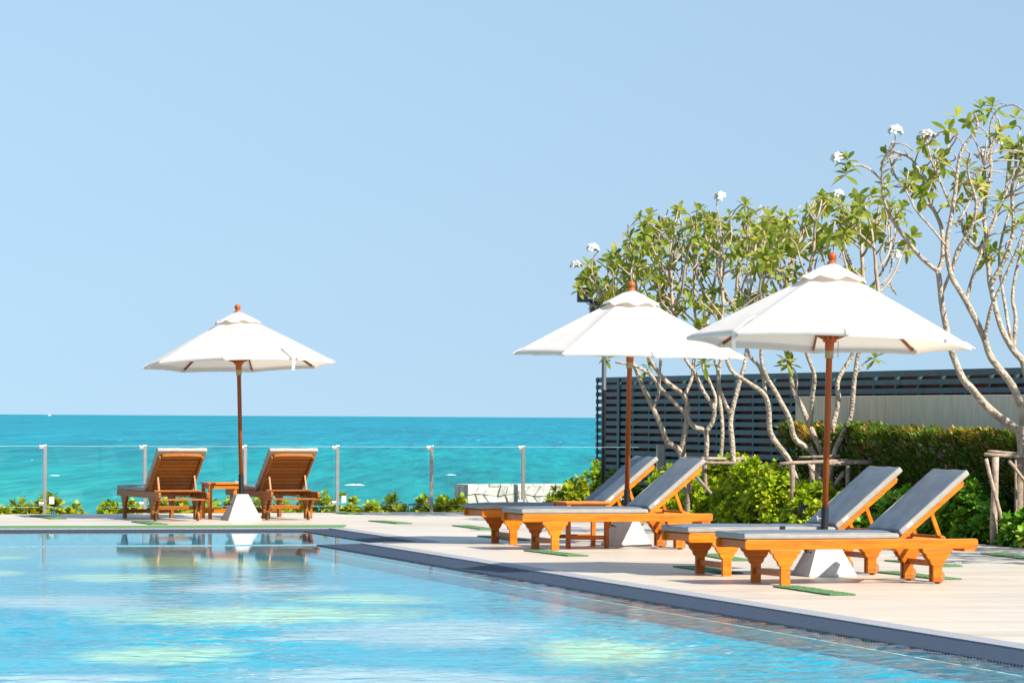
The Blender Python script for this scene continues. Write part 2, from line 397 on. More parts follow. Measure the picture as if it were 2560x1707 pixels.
def empty(name, loc=(0, 0, 0), rz=0.0):
    o = bpy.data.objects.new(name, None); C.objects.link(o); o.location = loc; o.rotation_euler = (0, 0, rz)
    o.empty_display_size = 0.1; return o
def struct(o): o['kind'] = 'structure'; return o
def copy_tree(o, parent=None):
    c = o.copy(); C.objects.link(c); c.parent = parent
    for ch in list(o.children): copy_tree(ch, c)
    return c

# ------------------------------------------------------------------ setting: deck, pool, bed, shore, sea
WZ = -0.029           # water level
def v2(p): return Vector((p[0], p[1]))
w1 = v2(G(760, 1323)); wf = (w1 - v2(G(0, 1325))).normalized()
w0 = w1 - wf * 14
w2 = v2(G(949, 1352)); w3 = v2(G(800, 1356)); w4 = v2(G(2560, 1651)); nd = (w4 - w3).normalized(); w4 = w4 + nd * 9
EDGE = [w0, w1, w2, w3, w4]
def offset(pl, d):                          # to the left of travel = away from the water
    out = []
    for i, p in enumerate(pl):
        ns = []
        for a, b_ in ((i - 1, i), (i, i + 1)):
            if a < 0 or b_ >= len(pl): continue
            t = (pl[b_] - pl[a]).normalized(); ns.append(Vector((-t.y, t.x)))
        if len(ns) == 1: out.append(p + ns[0] * d)
        else:
            mm = (ns[0] + ns[1]).normalized(); out.append(p + mm * (d / max(0.35, mm.dot(ns[0]))))
    return out
o0 = EDGE; o1 = offset(EDGE, 0.40); o2 = offset(EDGE, 0.61)
def strip(a, b_, z0, z1, za=None):
    mb = MB()
    for i in range(len(a) - 1):
        q = [a[i], a[i + 1], b_[i + 1], b_[i]]
        mb.slab(q, z0, z1)
    return mb
def ribbon(a, b_, za, zb, low):             # top ribbon with an inner face down into the pool
    mb = MB()
    for i in range(len(a) - 1):
        mb.poly([(a[i].x, a[i].y, za), (a[i + 1].x, a[i + 1].y, za), (b_[i + 1].x, b_[i + 1].y, zb), (b_[i].x, b_[i].y, zb)])
        mb.poly([(a[i].x, a[i].y, za), (a[i].x, a[i].y, low), (a[i + 1].x, a[i + 1].y, low), (a[i + 1].x, a[i + 1].y, za)])
    return mb
struct(ribbon(o0, o1, -0.022, -0.006, -0.052).build('pool_coping', 'slate', fix=False))
pw = MB()
for i in range(4): pw.poly([(o0[i].x, o0[i].y, -0.052), (o0[i].x, o0[i].y, -0.30), (o0[i + 1].x, o0[i + 1].y, -0.30), (o0[i + 1].x, o0[i + 1].y, -0.052)])
struct(pw.build('pool_wall', 'pool_mosaic'))
oi_ = offset(EDGE, -0.20); oj_ = offset(EDGE, -0.228)
struct(ribbon(o1, o2, 0.004, 0.004, -0.05).build('coping_border', 'granite', fix=False))
# glass line and bed line
ga = v2(G(111, 1285)); gb = v2(G(1078, 1279.6)); gd = (gb - ga).normalized(); gn = Vector((-gd.y, gd.x))
bd = Vector((0.335, -0.942)); b0 = v2(G(2480, 1362)); bn = Vector((0.942, 0.335))
def cross(p, d, q, e):
    den = d.x * e.y - d.y * e.x; t = ((q - p).x * e.y - (q - p).y * e.x) / den; return p + d * t
gcorner = cross(ga, gd, b0, bd)
deck = [ga - gd * 12 + gn * 0.12] + [gcorner + gn * 0.12] + [b0 + bd * 32] + list(reversed([p for p in o2]))
dm = MB(); dm.poly([(p.x, p.y, 0.0) for p in deck])
for i in range(2):
    dm.poly([(deck[i].x, deck[i].y, 0), (deck[i].x, deck[i].y, -0.25), (deck[i + 1].x, deck[i + 1].y, -0.25), (deck[i + 1].x, deck[i + 1].y, 0)])
struct(dm.build('deck', 'travertine'))
# pool shell
pool = [w0, w1, w2, w3, w4, w4 + Vector((-26, 0))]
pool.append(Vector((w0.x, pool[-1].y)))
def water_sheet():
    x0, x1, y0, y1, h = -9.0, 5.6, 18.0, w1.y + 0.3, 0.036
    nx, ny = int((x1 - x0) / h) + 1, int((y1 - y0) / h) + 1
    X, Y = np.meshgrid(np.linspace(x0, x1, nx), np.linspace(y0, y1, ny))
    rg = np.random.RandomState(4); Z = np.zeros_like(X)
    # wind from the near right; crests run roughly across the pool, choppy, with calm and rough areas
    for i in range(70):
        lam = 0.10 * (5.0 ** rg.rand()); k = 2 * math.pi / lam
        th = rg.normal(math.radians(105), math.radians(48)); ph = rg.rand() * 6.283
        Z += (0.016 / k) * np.sin(k * (X * math.cos(th) + Y * math.sin(th)) + ph + 0.6 * np.sin(0.9 * X + 1.3 * i) + 0.5 * np.sin(0.7 * Y + i))
    far = np.clip((35.5 - Y) / 14.5, 0, 1); patchy = 0.75 + 0.35 * np.sin(0.8 * X + 0.35 * Y + 1.0) * np.sin(0.55 * Y - 0.5 * X) + 0.2 * np.sin(2.1 * X + 1.1 * Y)
    amp = (0.014 + 1.5 * far ** 1.2) * np.clip(patchy, 0.25, 1.4)
    Z = WZ + Z * amp
    co = np.stack([X, Y, Z], -1).reshape(-1, 3)
    idx = np.arange(nx * ny).reshape(ny, nx)
    q = np.stack([idx[:-1, :-1], idx[:-1, 1:], idx[1:, 1:], idx[1:, :-1]], -1).reshape(-1, 4)
    # keep what lies inside the pool, or just under the lip of the coping
    cx, cy = co[q, 0].mean(1), co[q, 1].mean(1); e3, e4 = w3, w4; d_ = (e4 - e3).normalized(); nrm = Vector((-d_.y, d_.x))
    side = (cx - e3.x) * nrm.x + (cy - e3.y) * nrm.y
    d2_ = (w2 - w1).normalized(); n2 = Vector((-d2_.y, d2_.x)); side2 = (cx - w1.x) * n2.x + (cy - w1.y) * n2.y
    d3_ = wf; n3 = Vector((-d3_.y, d3_.x)); side3 = (cx - w1.x) * n3.x + (cy - w1.y) * n3.y
    nearp = (cy < w3.y + 0.05)
    keep = (side3 < 0.03) & (side2 < 0.03) & ((side < 0.03) | ~nearp)
    q = q[keep]
    flat = [((-16, 8), (x0, 8), (x0, y1), (-16, y1)), ((x0, 8), (14, 8), (14, y0), (x0, y0))]
    base = len(co); extra = []; fq = []
    for f_ in flat:
        b_ = base + len(extra); extra += [(p[0], p[1], WZ) for p in f_]; fq.append([b_, b_ + 1, b_ + 2, b_ + 3])
    co = np.vstack([co, np.array(extra)]); q = np.vstack([q, np.array(fq)])
    me = bpy.data.meshes.new('pool_water'); me.vertices.add(len(co)); me.vertices.foreach_set('co', co.ravel())
    me.loops.add(q.size); me.loops.foreach_set('vertex_index', q.ravel().astype(np.int32))
    me.polygons.add(len(q)); me.polygons.foreach_set('loop_start', np.arange(0, q.size, 4, dtype=np.int32))
    me.polygons.foreach_set('use_smooth', np.ones(len(q), bool)); me.update(calc_edges=True); me.validate()
    me.materials.append(MAT['pool_water']); return link('pool_water', me)
struct(water_sheet())
FZ = WZ - 0.10
struct(MB().poly([(p.x, p.y, FZ - 0.02) for p in pool]).build('pool_base', 'pool_mosaic'))
struct(strip(oj_[2:], oi_[2:], FZ, WZ - 0.022).build('tile_line', 'tile_pale'))
weir_b = v2(G(0, 1360)); wd = (w3 - weir_b).normalized(); wa = w3 - wd * 14
pn = Vector((-wd.y, wd.x))
struct(MB().slab([wa, w3, w3 + pn * 0.22, wa + pn * 0.22], FZ, WZ + 0.005).build('pool_weir', 'weir_tile'))
# mosaic patches on the pool floor
PATCH = [(468, 1406, 300, 13, 'g'), (297, 1443, 150, 12, 'g'), (20, 1393, 60, 5, 'g'), (15, 1432, 50, 7, 'g'), (915, 1497, 165, 13, 'g'),
         (620, 1538, 400, 25, 'g'), (400, 1638, 230, 21, 'g'), (1500, 1630, 200, 30, 'g'), (170, 1505, 250, 21, 's'), (620, 1470, 210, 12, 's'),
         (1080, 1582, 330, 32, 's'), (1000, 1695, 420, 24, 's'), (160, 1697, 230, 16, 's'), (820, 1592, 180, 12, 's')]
def floor_sheet():
    x0, x1, y0, y1, h = -10.0, 6.0, 15.0, w1.y + 1.0, 0.09
    nx, ny = int((x1 - x0) / h) + 1, int((y1 - y0) / h) + 1
    X, Y = np.meshgrid(np.linspace(x0, x1, nx), np.linspace(y0, y1, ny)); Z = np.full_like(X, FZ)
    dx, dy, dz = X, Y, Z - H
    den = dx * fw.x + dy * fw.y + dz * fw.z
    px = 1280 + F * (dx * cr.x + dy * cr.y + dz * cr.z) / den; py = 853.5 - F * (dx * cu.x + dy * cu.y + dz * cu.z) / den
    att = {'green': np.zeros_like(X), 'sand': np.zeros_like(X)}
    for i, (cx, cy, rx, ry, k) in enumerate(PATCH):
        a_ = np.arctan2((py - cy) / ry, (px - cx) / rx); r_ = np.hypot((px - cx) / rx, (py - cy) / ry)
        r_ = r_ / (1 + 0.12 * np.sin(2 * a_ + i * 1.7) + 0.08 * np.sin(3 * a_ + i * 2.9))
        key = 'green' if k == 'g' else 'sand'
        att[key] = np.maximum(att[key], np.clip((1.45 - r_) / 1.0, 0, 1))
    co = np.stack([X, Y, Z], -1).reshape(-1, 3); idx = np.arange(nx * ny).reshape(ny, nx)
    q = np.stack([idx[:-1, :-1], idx[:-1, 1:], idx[1:, 1:], idx[1:, :-1]], -1).reshape(-1, 4)
    me = bpy.data.meshes.new('pool_floor'); me.vertices.add(len(co)); me.vertices.foreach_set('co', co.ravel())
    me.loops.add(q.size); me.loops.foreach_set('vertex_index', q.ravel().astype(np.int32))
    me.polygons.add(len(q)); me.polygons.foreach_set('loop_start', np.arange(0, q.size, 4, dtype=np.int32)); me.update(calc_edges=True)
    for k, v_ in att.items():
        t_ = me.attributes.new(k, 'FLOAT', 'POINT'); t_.data.foreach_set('value', v_.ravel().astype(np.float32))
    me.materials.append(MAT['pool_mosaic']); return link('pool_floor', me)
struct(floor_sheet())
# turf strip along the far coping
t0 = [o2[0], o2[1]]; t1 = [o2[0] + Vector((-wf.y, wf.x)) * 0.75, o2[1] + Vector((-wf.y, wf.x)) * 0.75 + wf * 0.22]
tag(MB().slab([t0[0], t0[1], t1[1], t1[0]], 0.002, 0.012).build('turf_runner', 'turf'), 'long green artificial turf runner along the far pool coping', 'turf')

gt = MB()
gl_ = (w4 - w3).length; ng = int(min(gl_, 22) / 0.05); gnrm = Vector((nd.y, -nd.x))
if gnrm.x > 0: gnrm = -gnrm
for k in range(ng):
    p = w3 + nd * (0.03 + k * 0.05); q = p + nd * 0.028
    gt.slab([p + gnrm * 0.045, q + gnrm * 0.045, q - gnrm * 0.02, p - gnrm * 0.02], -0.034, -0.0195)
o = gt.build('overflow_grating', 'slate'); o['kind'] = 'structure'
# planting bed, shore, sea
bedo = [gcorner, b0 + bd * 32, b0 + bd * 32 + bn * 9, gcorner - bd * 6 + bn * 6, gcorner - bd * 6]
struct(MB().poly([(p.x, p.y, -0.03) for p in bedo]).build('planting_bed', 'soil'))
sh = MB(); ys = [(0.1, -0.32), (4, -0.55), (12, -1.4), (40, -3.2), (120, -4.5)]
rows = []
for d_, z_ in ys:
    rows.append([(ga - gd * 60 + gn * d_, z_), (ga + gd * 70 + gn * d_, z_)])
for i in range(len(rows) - 1):
    q = [rows[i][0], rows[i][1], rows[i + 1][1], rows[i + 1][0]]
    sh.poly([(p.x, p.y, z_) for p, z_ in q])
struct(sh.build('shore', 'sand'))
SEA = -3.5
sm = MB(); yy = [70, 150, 300, 600, 1200, 3000, 9000, 30000, 90000]
for i in range(len(yy) - 1):
    xa, xb = 60 + yy[i] * 0.6, 60 + yy[i + 1] * 0.6
    sm.poly([(-xa, yy[i], SEA), (xa, yy[i], SEA), (xb, yy[i + 1], SEA), (-xb, yy[i + 1], SEA)])
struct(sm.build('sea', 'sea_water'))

# ------------------------------------------------------------------ sun lounger
L = 2.11; W = 0.68
def rrect(x0, x1, z0, z1, r, seg=5):
    out = []
    for cx, cz, a0 in ((x1 - r, z0 + r, -90), (x1 - r, z1 - r, 0), (x0 + r, z1 - r, 90), (x0 + r, z0 + r, 180)):
        for k in range(seg + 1):
            a = R(a0 + 90 * k / seg); out.append((cx + r * math.cos(a), cz + r * math.sin(a)))
    return out
def leg_profile(z0, hw=0.041):
    side = [(hw, z0), (hw, 0.152), (0.054, 0.160), (0.066, 0.178), (0.071, 0.200), (0.088, 0.212), (0.102, 0.232), (0.107, 0.250), (0.128, 0.262), (0.138, 0.280), (0.138, 0.2955)]
    return [(x, z) for x, z in side] + [(-x, z) for x, z in reversed(side)]
def cushion(l_, w_, h_, rad, mats, sag=0.0, seed=1):
    bm = bmesh.new(); bmesh.ops.create_cube(bm, size=1.0)
    bmesh.ops.scale(bm, vec=(l_, w_, h_), verts=bm.verts)
    bmesh.ops.bevel(bm, geom=list(bm.edges), offset=rad, segments=3, affect='EDGES', profile=0.6)
    big = [e for e in bm.edges if e.calc_length() > 0.2]
    bmesh.ops.subdivide_edges(bm, edges=big, cuts=19, use_grid_fill=True)
    me = bpy.data.meshes.new('cushion')
    for v in bm.verts:
        nz = mnoise.noise(Vector((v.co.x * 4 + seed * 7, v.co.y * 5, 0)))
        edge = min(1, (w_ / 2 - abs(v.co.y)) / 0.12) * min(1, (l_ / 2 - abs(v.co.x)) / 0.12)
        if v.co.z > 0: v.co.z += 0.010 * nz + 0.005 * mnoise.noise(Vector((v.co.x * 11, v.co.y * 9, seed))) + 0.010 * max(0, edge)
        else: pass
        v.co.y += 0.004 * mnoise.noise(Vector((v.co.x * 6, seed * 3, v.co.z * 9)))
    bm.normal_update()
    for f_ in bm.faces:
        f_.smooth = True; f_.material_index = 0 if f_.normal.z > 0.6 else 1
    bm.to_mesh(me); bm.free()
    for k in mats: me.materials.append(MAT[k])
    return me
AX = R(39.4); HX = 1.39; HZ = 0.362; BL = 0.76
def back(s, t, y):                        # along the backrest, above it, across
    return (HX + s * math.cos(AX) - t * math.sin(AX), y, HZ + s * math.sin(AX) + t * math.cos(AX))
def make_lounger(dark=False, wheels=True):
    root = empty('sun_lounger')
    T = 'teak'
    for s in (-1, 1):
        y = s * (W / 2 - 0.0175)
        MB().prism(rrect(0, L, 0.2955, 0.378, 0.022), y - 0.0175, y + 0.0175).build('side_rail', T, root, bevel=0.003)
        MB().prism([(x + 0.36, z) for x, z in leg_profile(0.0)], y - 0.020, y + 0.020).build('leg', T, root, bevel=0.003)
        lg = MB().prism([(x + L - 0.37, z) for x, z in leg_profile(0.018)], y - 0.015, y + 0.019)
        lg.prism([(x + L - 0.37, z) for x, z in leg_profile(0.018)], y - s * 0.066 - 0.012, y - s * 0.066 + 0.012)
        lg = lg.build('leg', T, root, bevel=0.003)
        wh = MB().lathe([(0.030, -0.014), (0.055, -0.014), (0.061, -0.008), (0.061, 0.008), (0.055, 0.014), (0.030, 0.014)], 24)
        wh.xf(lambda p: Vector((p.x + L - 0.345, p.z + y - s * 0.036, p.y + 0.061)))
        wo = wh.build('wheel', 'rubber', root, smooth=False)
        MB().tube([(L - 0.345, y - s * 0.08, 0.061), (L - 0.345, y + s * 0.021, 0.061)], 0.006, 8).build('axle', 'steel', wo)
    yi = W / 2 - 0.0355
    MB().box(0.030, 0.058, -yi, yi, 0.305, 0.370).build('foot_board', T, root, bevel=0.003)
    MB().box(L - 0.125, L - 0.025, -W / 2 + 0.004, W / 2 - 0.004, 0.272, 0.2945).build('head_board', T, root, bevel=0.003)
    MB().box(0.345, 0.375, -W / 2 + 0.038, W / 2 - 0.038, 0.070, 0.120).build('stretcher', T, root, bevel=0.003)
    MB().box(L - 0.385, L - 0.355, -W / 2 + 0.096, W / 2 - 0.096, 0.145, 0.195).build('stretcher', T, root, bevel=0.003)
    sl = MB().box(0, 0.085, -yi, yi, 0.350, 0.368).mesh('slat', T)
    for k in range(13):
        o = link('slat', sl, root); o.location.x = 0.075 + k * 0.101
    # backrest
    bk = empty('backrest'); bk.parent = root
    for s in (-1, 1):
        y = s * (W / 2 - 0.055)
        MB().bar(back(0.0, -0.005, y), back(BL, -0.005, y), 0.032, 0.050, (0, 1, 0)).build('back_rail', T, bk, bevel=0.003)
    ny = W / 2 - 0.072
    for k in range(10):
        s0 = 0.015 + k * 0.0745
        MB().bar(back(s0, 0.009, 0), back(s0 + 0.062, 0.009, 0), 2 * ny, 0.016, (0, 1, 0)).build('slat', T, bk)
    arch = [(-ny, 0.0), (ny, 0.0), (ny, 0.030)] + [(ny * math.cos(R(a)), 0.030 + 0.022 * math.sin(R(a))) for a in range(15, 180, 15)] + [(-ny, 0.030)]
    ab = MB(); k = len(arch)
    for t in (-0.028, 0.018):
        ab.v += [back(BL - 0.004 + q, t, p) for p, q in arch]
    ab.f += [tuple(range(k)), tuple(range(2 * k - 1, k - 1, -1))] + [(i, k + i, k + (i + 1) % k, (i + 1) % k) for i in range(k)]
    ab.build('top_board', T, bk, bevel=0.003)
    for s in (-1, 1):
        y = s * (W / 2 - 0.092)
        MB().bar(back(0.40, -0.03, y), (1.795, y, 0.392), 0.026, 0.034, (0, 1, 0)).build('prop_strut', T, root, bevel=0.003)
    MB().box(1.775, 1.810, -W / 2 + 0.03, W / 2 - 0.03, 0.379, 0.402).build('prop_bar', T, root, bevel=0.003)
    MB().box(HX - 0.03, HX + 0.012, -W / 2 + 0.036, W / 2 - 0.036, 0.31, 0.345).build('cross_bar', T, root, bevel=0.003)
    top = 'cushion_dark' if dark else 'cushion_top'; side = 'cushion_dark' if dark else 'cushion_side'
    me = cushion(1.40, W - 0.01, 0.052, 0.016, (top, 'cushion_side'), seed=1)
    c1 = link('seat_cushion', me, root); c1.location = (0.69, 0, 0.406)
    me = cushion(BL + 0.05, W - 0.01, 0.056, 0.016, (top, 'cushion_side'), seed=2)
    c2 = link('back_cushion', me, root); c2.rotation_euler = (0, -AX, 0)
    c2.location = back(0.045 + (BL + 0.05) / 2, 0.018 + 0.029, 0)
    for cu_, l2, h2 in ((c1, 0.70, 0.027), (c2, (BL + 0.05) / 2, 0.029)):
        w_ = (W - 0.01) / 2
        MB().tube([(-l2 + 0.02, -w_ + 0.002, h2 - 0.008), (l2 - 0.02, -w_ + 0.002, h2 - 0.008)], 0.004, 6).build('piping', 'cushion_side', cu_)
        MB().tube([(-l2 + 0.02, w_ - 0.002, h2 - 0.008), (l2 - 0.02, w_ - 0.002, h2 - 0.008)], 0.004, 6).build('piping', 'cushion_side', cu_)
    # sewn label on the cushion side
    MB().box(-(BL / 2) + 0.05, -(BL / 2) + 0.115, -(W - 0.01) / 2 - 0.004, -(W - 0.01) / 2, -0.010, 0.012).build('care_label', 'white_plastic', c2)
    return root
LA = R(18)
def place_lounger(root, leg_px, ang, local):
    p = G(*leg_px); lx, ly = local
    root.location = (p.x - (lx * math.cos(ang) - ly * math.sin(ang)), p.y - (lx * math.sin(ang) + ly * math.cos(ang)), 0)
    root.rotation_euler = (0, 0, ang)
proto = make_lounger()
nf = (0.36, -W / 2 + 0.0175)
place_lounger(proto, (1962, 1462.5), LA, nf)
tag(proto, 'teak lounger in front of the parasol by the bed, its cushion without a strap', 'sun lounger', 'teak sun loungers by the pool')
for px, ang, loc, lab in (
        ((1816, 1440), LA, nf, 'teak lounger with dark cushion strap, partly behind the parasol pole by the bed'),
        ((1387, 1375.3), LA, nf, 'sunlit teak lounger in front of the low table near the slatted fence end'),
        ((1283, 1360.4), LA, nf, 'partly shaded teak lounger beyond the low table near the slatted fence end'),
        ((388, 1302.0), R(-69), (L - 0.345, -W / 2 + 0.053), 'teak lounger facing the sea, its cushion top notched, low table on its right'),
        ((667, 1299.5), R(-69), (L - 0.345, -W / 2 + 0.053), 'teak lounger facing the sea, next to the concrete parasol foot')):
    o = copy_tree(proto)
    place_lounger(o, px, ang, loc); o['label'] = lab
    if ang < 0:  # sea-facing loungers show their shade side: darkened by colour
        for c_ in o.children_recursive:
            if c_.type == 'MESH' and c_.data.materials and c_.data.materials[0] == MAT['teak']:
                c_.material_slots[0].link = 'OBJECT'; c_.material_slots[0].material = MAT['teak_shaded']
loungers = [o for o in C.objects if o.name.startswith('sun_lounger')]
# the strap on the second lounger
l2 = loungers[1]
MB().box(0.86, 0.905, -W / 2 - 0.004, -W / 2 + 0.02, 0.380, 0.437).build('strap', 'black_metal', l2)

# ------------------------------------------------------------------ side tables
def make_table():
    r = empty('side_table'); S = 0.25; T = 'teak'
    for k in range(5):
        y0 = -S + k * 0.1006
        MB().box(-S, S, y0, y0 + 0.0966, 0.463, 0.485).build('top_board', T, r, bevel=0.003)
    for sx in (-1, 1):
        for sy in (-1, 1):
            x, y = sx * (S - 0.035), sy * (S - 0.035)
            MB().box(x - 0.0225, x + 0.0225, y - 0.0225, y + 0.0225, 0, 0.4625).build('leg', T, r, bevel=0.003)
    e = S - 0.058
    for s in (-1, 1):
        MB().box(-e, e, s * (S - 0.035) - 0.011, s * (S - 0.035) + 0.011, 0.405, 0.462).build('apron', T, r)
        MB().box(s * (S - 0.035) - 0.011, s * (S - 0.035) + 0.011, -e, e, 0.405, 0.462).build('apron', T, r)
        MB().box(-e, e, s * (S - 0.035) - 0.010, s * (S - 0.035) + 0.010, 0.085, 0.130).build('stretcher', T, r)
    return r
tb = make_table(); S = 0.25 - 0.035
def place_table(t, px, ang, lx, ly):
    p = G(*px); t.location = (p.x - (lx * math.cos(ang) - ly * math.sin(ang)), p.y - (lx * math.sin(ang) + ly * math.cos(ang)), 0); t.rotation_euler = (0, 0, ang)
place_table(tb, (1516, 1368.3), LA, S, -S)
tag(tb, 'low square teak table between two loungers beside the parasol nearest the slatted fence', 'table', 'low teak tables')
t2 = copy_tree(tb); place_table(t2, (525, 1297.4), R(17), -S, -S)
t2['label'] = 'low square teak table between the two loungers that face the sea'

# ------------------------------------------------------------------ parasols
def make_parasol(base_px, rot, tilt_x, tilt_y, base_rot, label):
    p = G(*base_px); root = empty('parasol', (p.x, p.y, 0))
    TM = Matrix.Rotation(tilt_x, 4, 'X') @ Matrix.Rotation(tilt_y, 4, 'Y')
    piv = Vector((0, 0, 0.343))
    def tl(q): q = Vector(q); return piv + TM @ (q - piv)
    br_ = Matrix.Rotation(base_rot, 3, 'Z')
    # concrete foot
    bm = MB(); h0 = 0.225; h1 = 0.075
    prof = [(h0, 0.0), (h0, 0.012), (h0 - 0.006, 0.022), (h1 + 0.004, 0.338), (h1 - 0.004, 0.343)]
    for r_, z_ in prof: bm.v += [(-r_, -r_, z_), (r_, -r_, z_), (r_, r_, z_), (-r_, r_, z_)]
    for i in range(len(prof) - 1):
        for k in range(4): bm.f.append((i * 4 + k, i * 4 + (k + 1) % 4, i * 4 + 4 + (k + 1) % 4, i * 4 + 4 + k))
    bm.f += [(3, 2, 1, 0), tuple(len(bm.v) - 4 + k for k in range(4))]
    bm.xf(lambda q: br_ @ q).build('concrete_foot', 'concrete_base', root, bevel=0.004)
    for s in (-1, 1):
        hp = [(s * 0.135, -0.05, 0.20), (s * 0.17, -0.04, 0.225), (s * 0.19, 0.0, 0.23), (s * 0.17, 0.04, 0.225), (s * 0.135, 0.05, 0.20)]
        MB().tube(hp, 0.006, 6).xf(lambda q: br_ @ q).build('handle', 'black_metal', root, smooth=True)
    hl = MB().lathe([(0.055, 0.340), (0.055, 0.350), (0.034, 0.352), (0.034, 0.60), (0.031, 0.603)], 18).xf(tl).build('pole_socket', 'black_metal', root)
    MB().tube([(-0.03, -0.012, 0.50), (-0.062, -0.03, 0.505)], 0.006, 6).bar((-0.062, -0.03, 0.485), (-0.070, -0.034, 0.525), 0.006, 0.014).xf(tl).build('clamp_screw', 'steel_bright', root)
    RIM = 2.06; RR = 1.275; TOP = 2.652; RC = 0.16
    MB().lathe([(0.0275, 0.60), (0.0275, TOP + 0.06)], 16).xf(tl).build('pole', 'teak_pole', root, smooth=True)
    MB().lathe([(0.036, 1.985), (0.041, 1.99), (0.041, 2.055), (0.062, 2.06), (0.062, 2.115), (0.04, 2.12)], 18).xf(tl).build('runner_hub', 'finial_wood', root)
    rope_ = MB().lathe([(0.03, 1.915)] + [(0.036 + 0.004 * (i % 2), 1.918 + i * 0.0052) for i in range(13)] + [(0.03, 1.985)], 14)
    rope_.xf(tl).build('rope_wrap', 'rope', root)
    MB().lathe([(0.06, 2.52), (0.06, 2.57), (0.03, 2.60)], 16).xf(tl).build('top_hub', 'finial_wood', root)
    def ribz(r): 
        t = (r - RC) / (RR - RC); return TOP + (RIM - TOP) * t + 0.006 * math.sin(math.pi * t)
    N = 8
    for k in range(N):
        a = rot + k * 2 * math.pi / N; ca, sa = math.cos(a), math.sin(a)
        rp = [(r * ca, r * sa, ribz(max(r, RC)) - 0.022) for r in (0.05, RC, 0.5, 0.9, 1.22)]
        rb = MB()
        for i in range(4): rb.bar(rp[i], rp[i + 1], 0.018, 0.024)
        rb.xf(tl).build('rib', 'teak_pole', root)
        MB().bar((0.055 * ca, 0.055 * sa, 2.09), (0.66 * ca, 0.66 * sa, ribz(0.66) - 0.036), 0.016, 0.022).xf(tl).build('stretcher', 'teak_pole', root)
        # gore between this rib and the next
        a2 = a + 2 * math.pi / N; nu, nv = 14, 10; g_ = MB()
        for i in range(nu + 1):
            r = RC + (RR - RC) * i / nu; t = i / nu
            p0 = Vector((r * math.cos(a), r * math.sin(a), ribz(r))); p1 = Vector((r * math.cos(a2), r * math.sin(a2), ribz(r)))
            for j in range(nv + 1):
                w_ = j / nv; q = p0.lerp(p1, w_); b_ = 4 * w_ * (1 - w_)
                q.z -= 0.030 * b_ * math.sin(math.pi * min(1, t * 1.05)) * (0.8 + 0.4 * mnoise.noise(Vector((k * 3.1, t * 3, w_ * 2))))
                q.z += 0.010 * b_ * t ** 6
                sc = 1 - 0.020 * b_ * t ** 4; q.x *= sc; q.y *= sc
                g_.v.append(tuple(q))
        for i in range(nu):
            for j in range(nv):
                b_ = i * (nv + 1) + j; g_.f.append((b_, b_ + nv + 1, b_ + nv + 2, b_ + 1))
        # hem folded under
        hb = len(g_.v)
        for j in range(nv + 1):
            q = Vector(g_.v[nu * (nv + 1) + j]); g_.v.append(tuple(q + Vector((-0.012 * math.cos(a + (a2 - a) * j / nv), -0.012 * math.sin(a + (a2 - a) * j / nv), -0.028))))
        for j in range(nv): g_.f.append((nu * (nv + 1) + j, hb + j, hb + j + 1, nu * (nv + 1) + j + 1))
        g_.xf(tl).build('canopy_panel', 'canvas', root, smooth=True, fix=False)
        # pocket over the rib end
        MB().bar((1.20 * ca, 1.20 * sa, ribz(1.20) + 0.002), (1.292 * ca, 1.292 * sa, ribz(1.275) - 0.014), 0.040, 0.012).xf(tl).build('rib_pocket', 'canvas', root, bevel=0.004)
    # vent cap with a wavy hem
    vc = MB(); nn = 64; rings = [(0.045, 2.752), (0.10, 2.724), (0.16, 2.693), (0.22, 2.660), (0.27, 2.632), (0.305, 2.608)]
    for i, (r, z) in enumerate(rings):
        t = i / (len(rings) - 1)
        for k in range(nn):
            a = rot + 2 * math.pi * k / nn; wv_ = math.cos(8 * (a - rot))
            rr = r * (1 + 0.02 * t * wv_); zz = z - 0.004 * t * wv_ - 0.012 * t ** 6 * wv_ + 0.004 * t * t * math.cos(16 * a + 1.0)
            vc.v.append((rr * math.cos(a), rr * math.sin(a), zz))
    for i in range(len(rings) - 1):
        for k in range(nn):
            vc.f.append((i * nn + k, i * nn + (k + 1) % nn, (i + 1) * nn + (k + 1) % nn, (i + 1) * nn + k))
    vc.f.append(tuple(range(nn)))
    vc.xf(tl).build('vent_cap', 'canvas', root, smooth=True, fix=False)
    fn = [(0.046, 2.738), (0.048, 2.752), (0.040, 2.768), (0.028, 2.778), (0.026, 2.785), (0.036, 2.797), (0.042, 2.815), (0.040, 2.833), (0.030, 2.848), (0.012, 2.856)]
    MB().lathe(fn, 20).xf(tl).build('finial', 'finial_wood', root, smooth=True)
    return root, tl, ribz, rot
def strap_on(par, ang, r0_, r1_, width=0.045, drop=0.16):
    root, tl, ribz, rot = par; ca, sa = math.cos(ang), math.sin(ang); nx, ny_ = -sa, ca
    pts = [(r0_, ribz(r0_) + 0.012), (r0_ + 0.06, ribz(r0_ + 0.06) + 0.02), (r1_, ribz(r1_) + 0.004), (r1_ + 0.012, RIMZ(ribz) - 0.06), (r1_ - 0.01, RIMZ(ribz) - drop)]
    mb = MB()
    for r, z in pts:
        for s in (-1, 1): mb.v.append((r * ca + nx * s * width / 2, r * sa + ny_ * s * width / 2, z))
    for i in range(len(pts) - 1): mb.f.append((2 * i, 2 * i + 1, 2 * i + 3, 2 * i + 2))
    mb.xf(tl).build('tie_strap', 'canvas', root, fix=False)
def RIMZ(rz): return rz(1.275)
pa = make_parasol((2060, 1438.5), R(2), R(-2.4), R(1.6), R(16), '')
tag(pa[0], 'white parasol with chain and rope-wrapped pole, between the loungers by the bed', 'parasol', 'white pool parasols')
strap_on(pa, R(-135), 1.0, 1.27)
pb = make_parasol((1566, 1363.0), R(10), R(1.0), R(0.9), R(14), '')
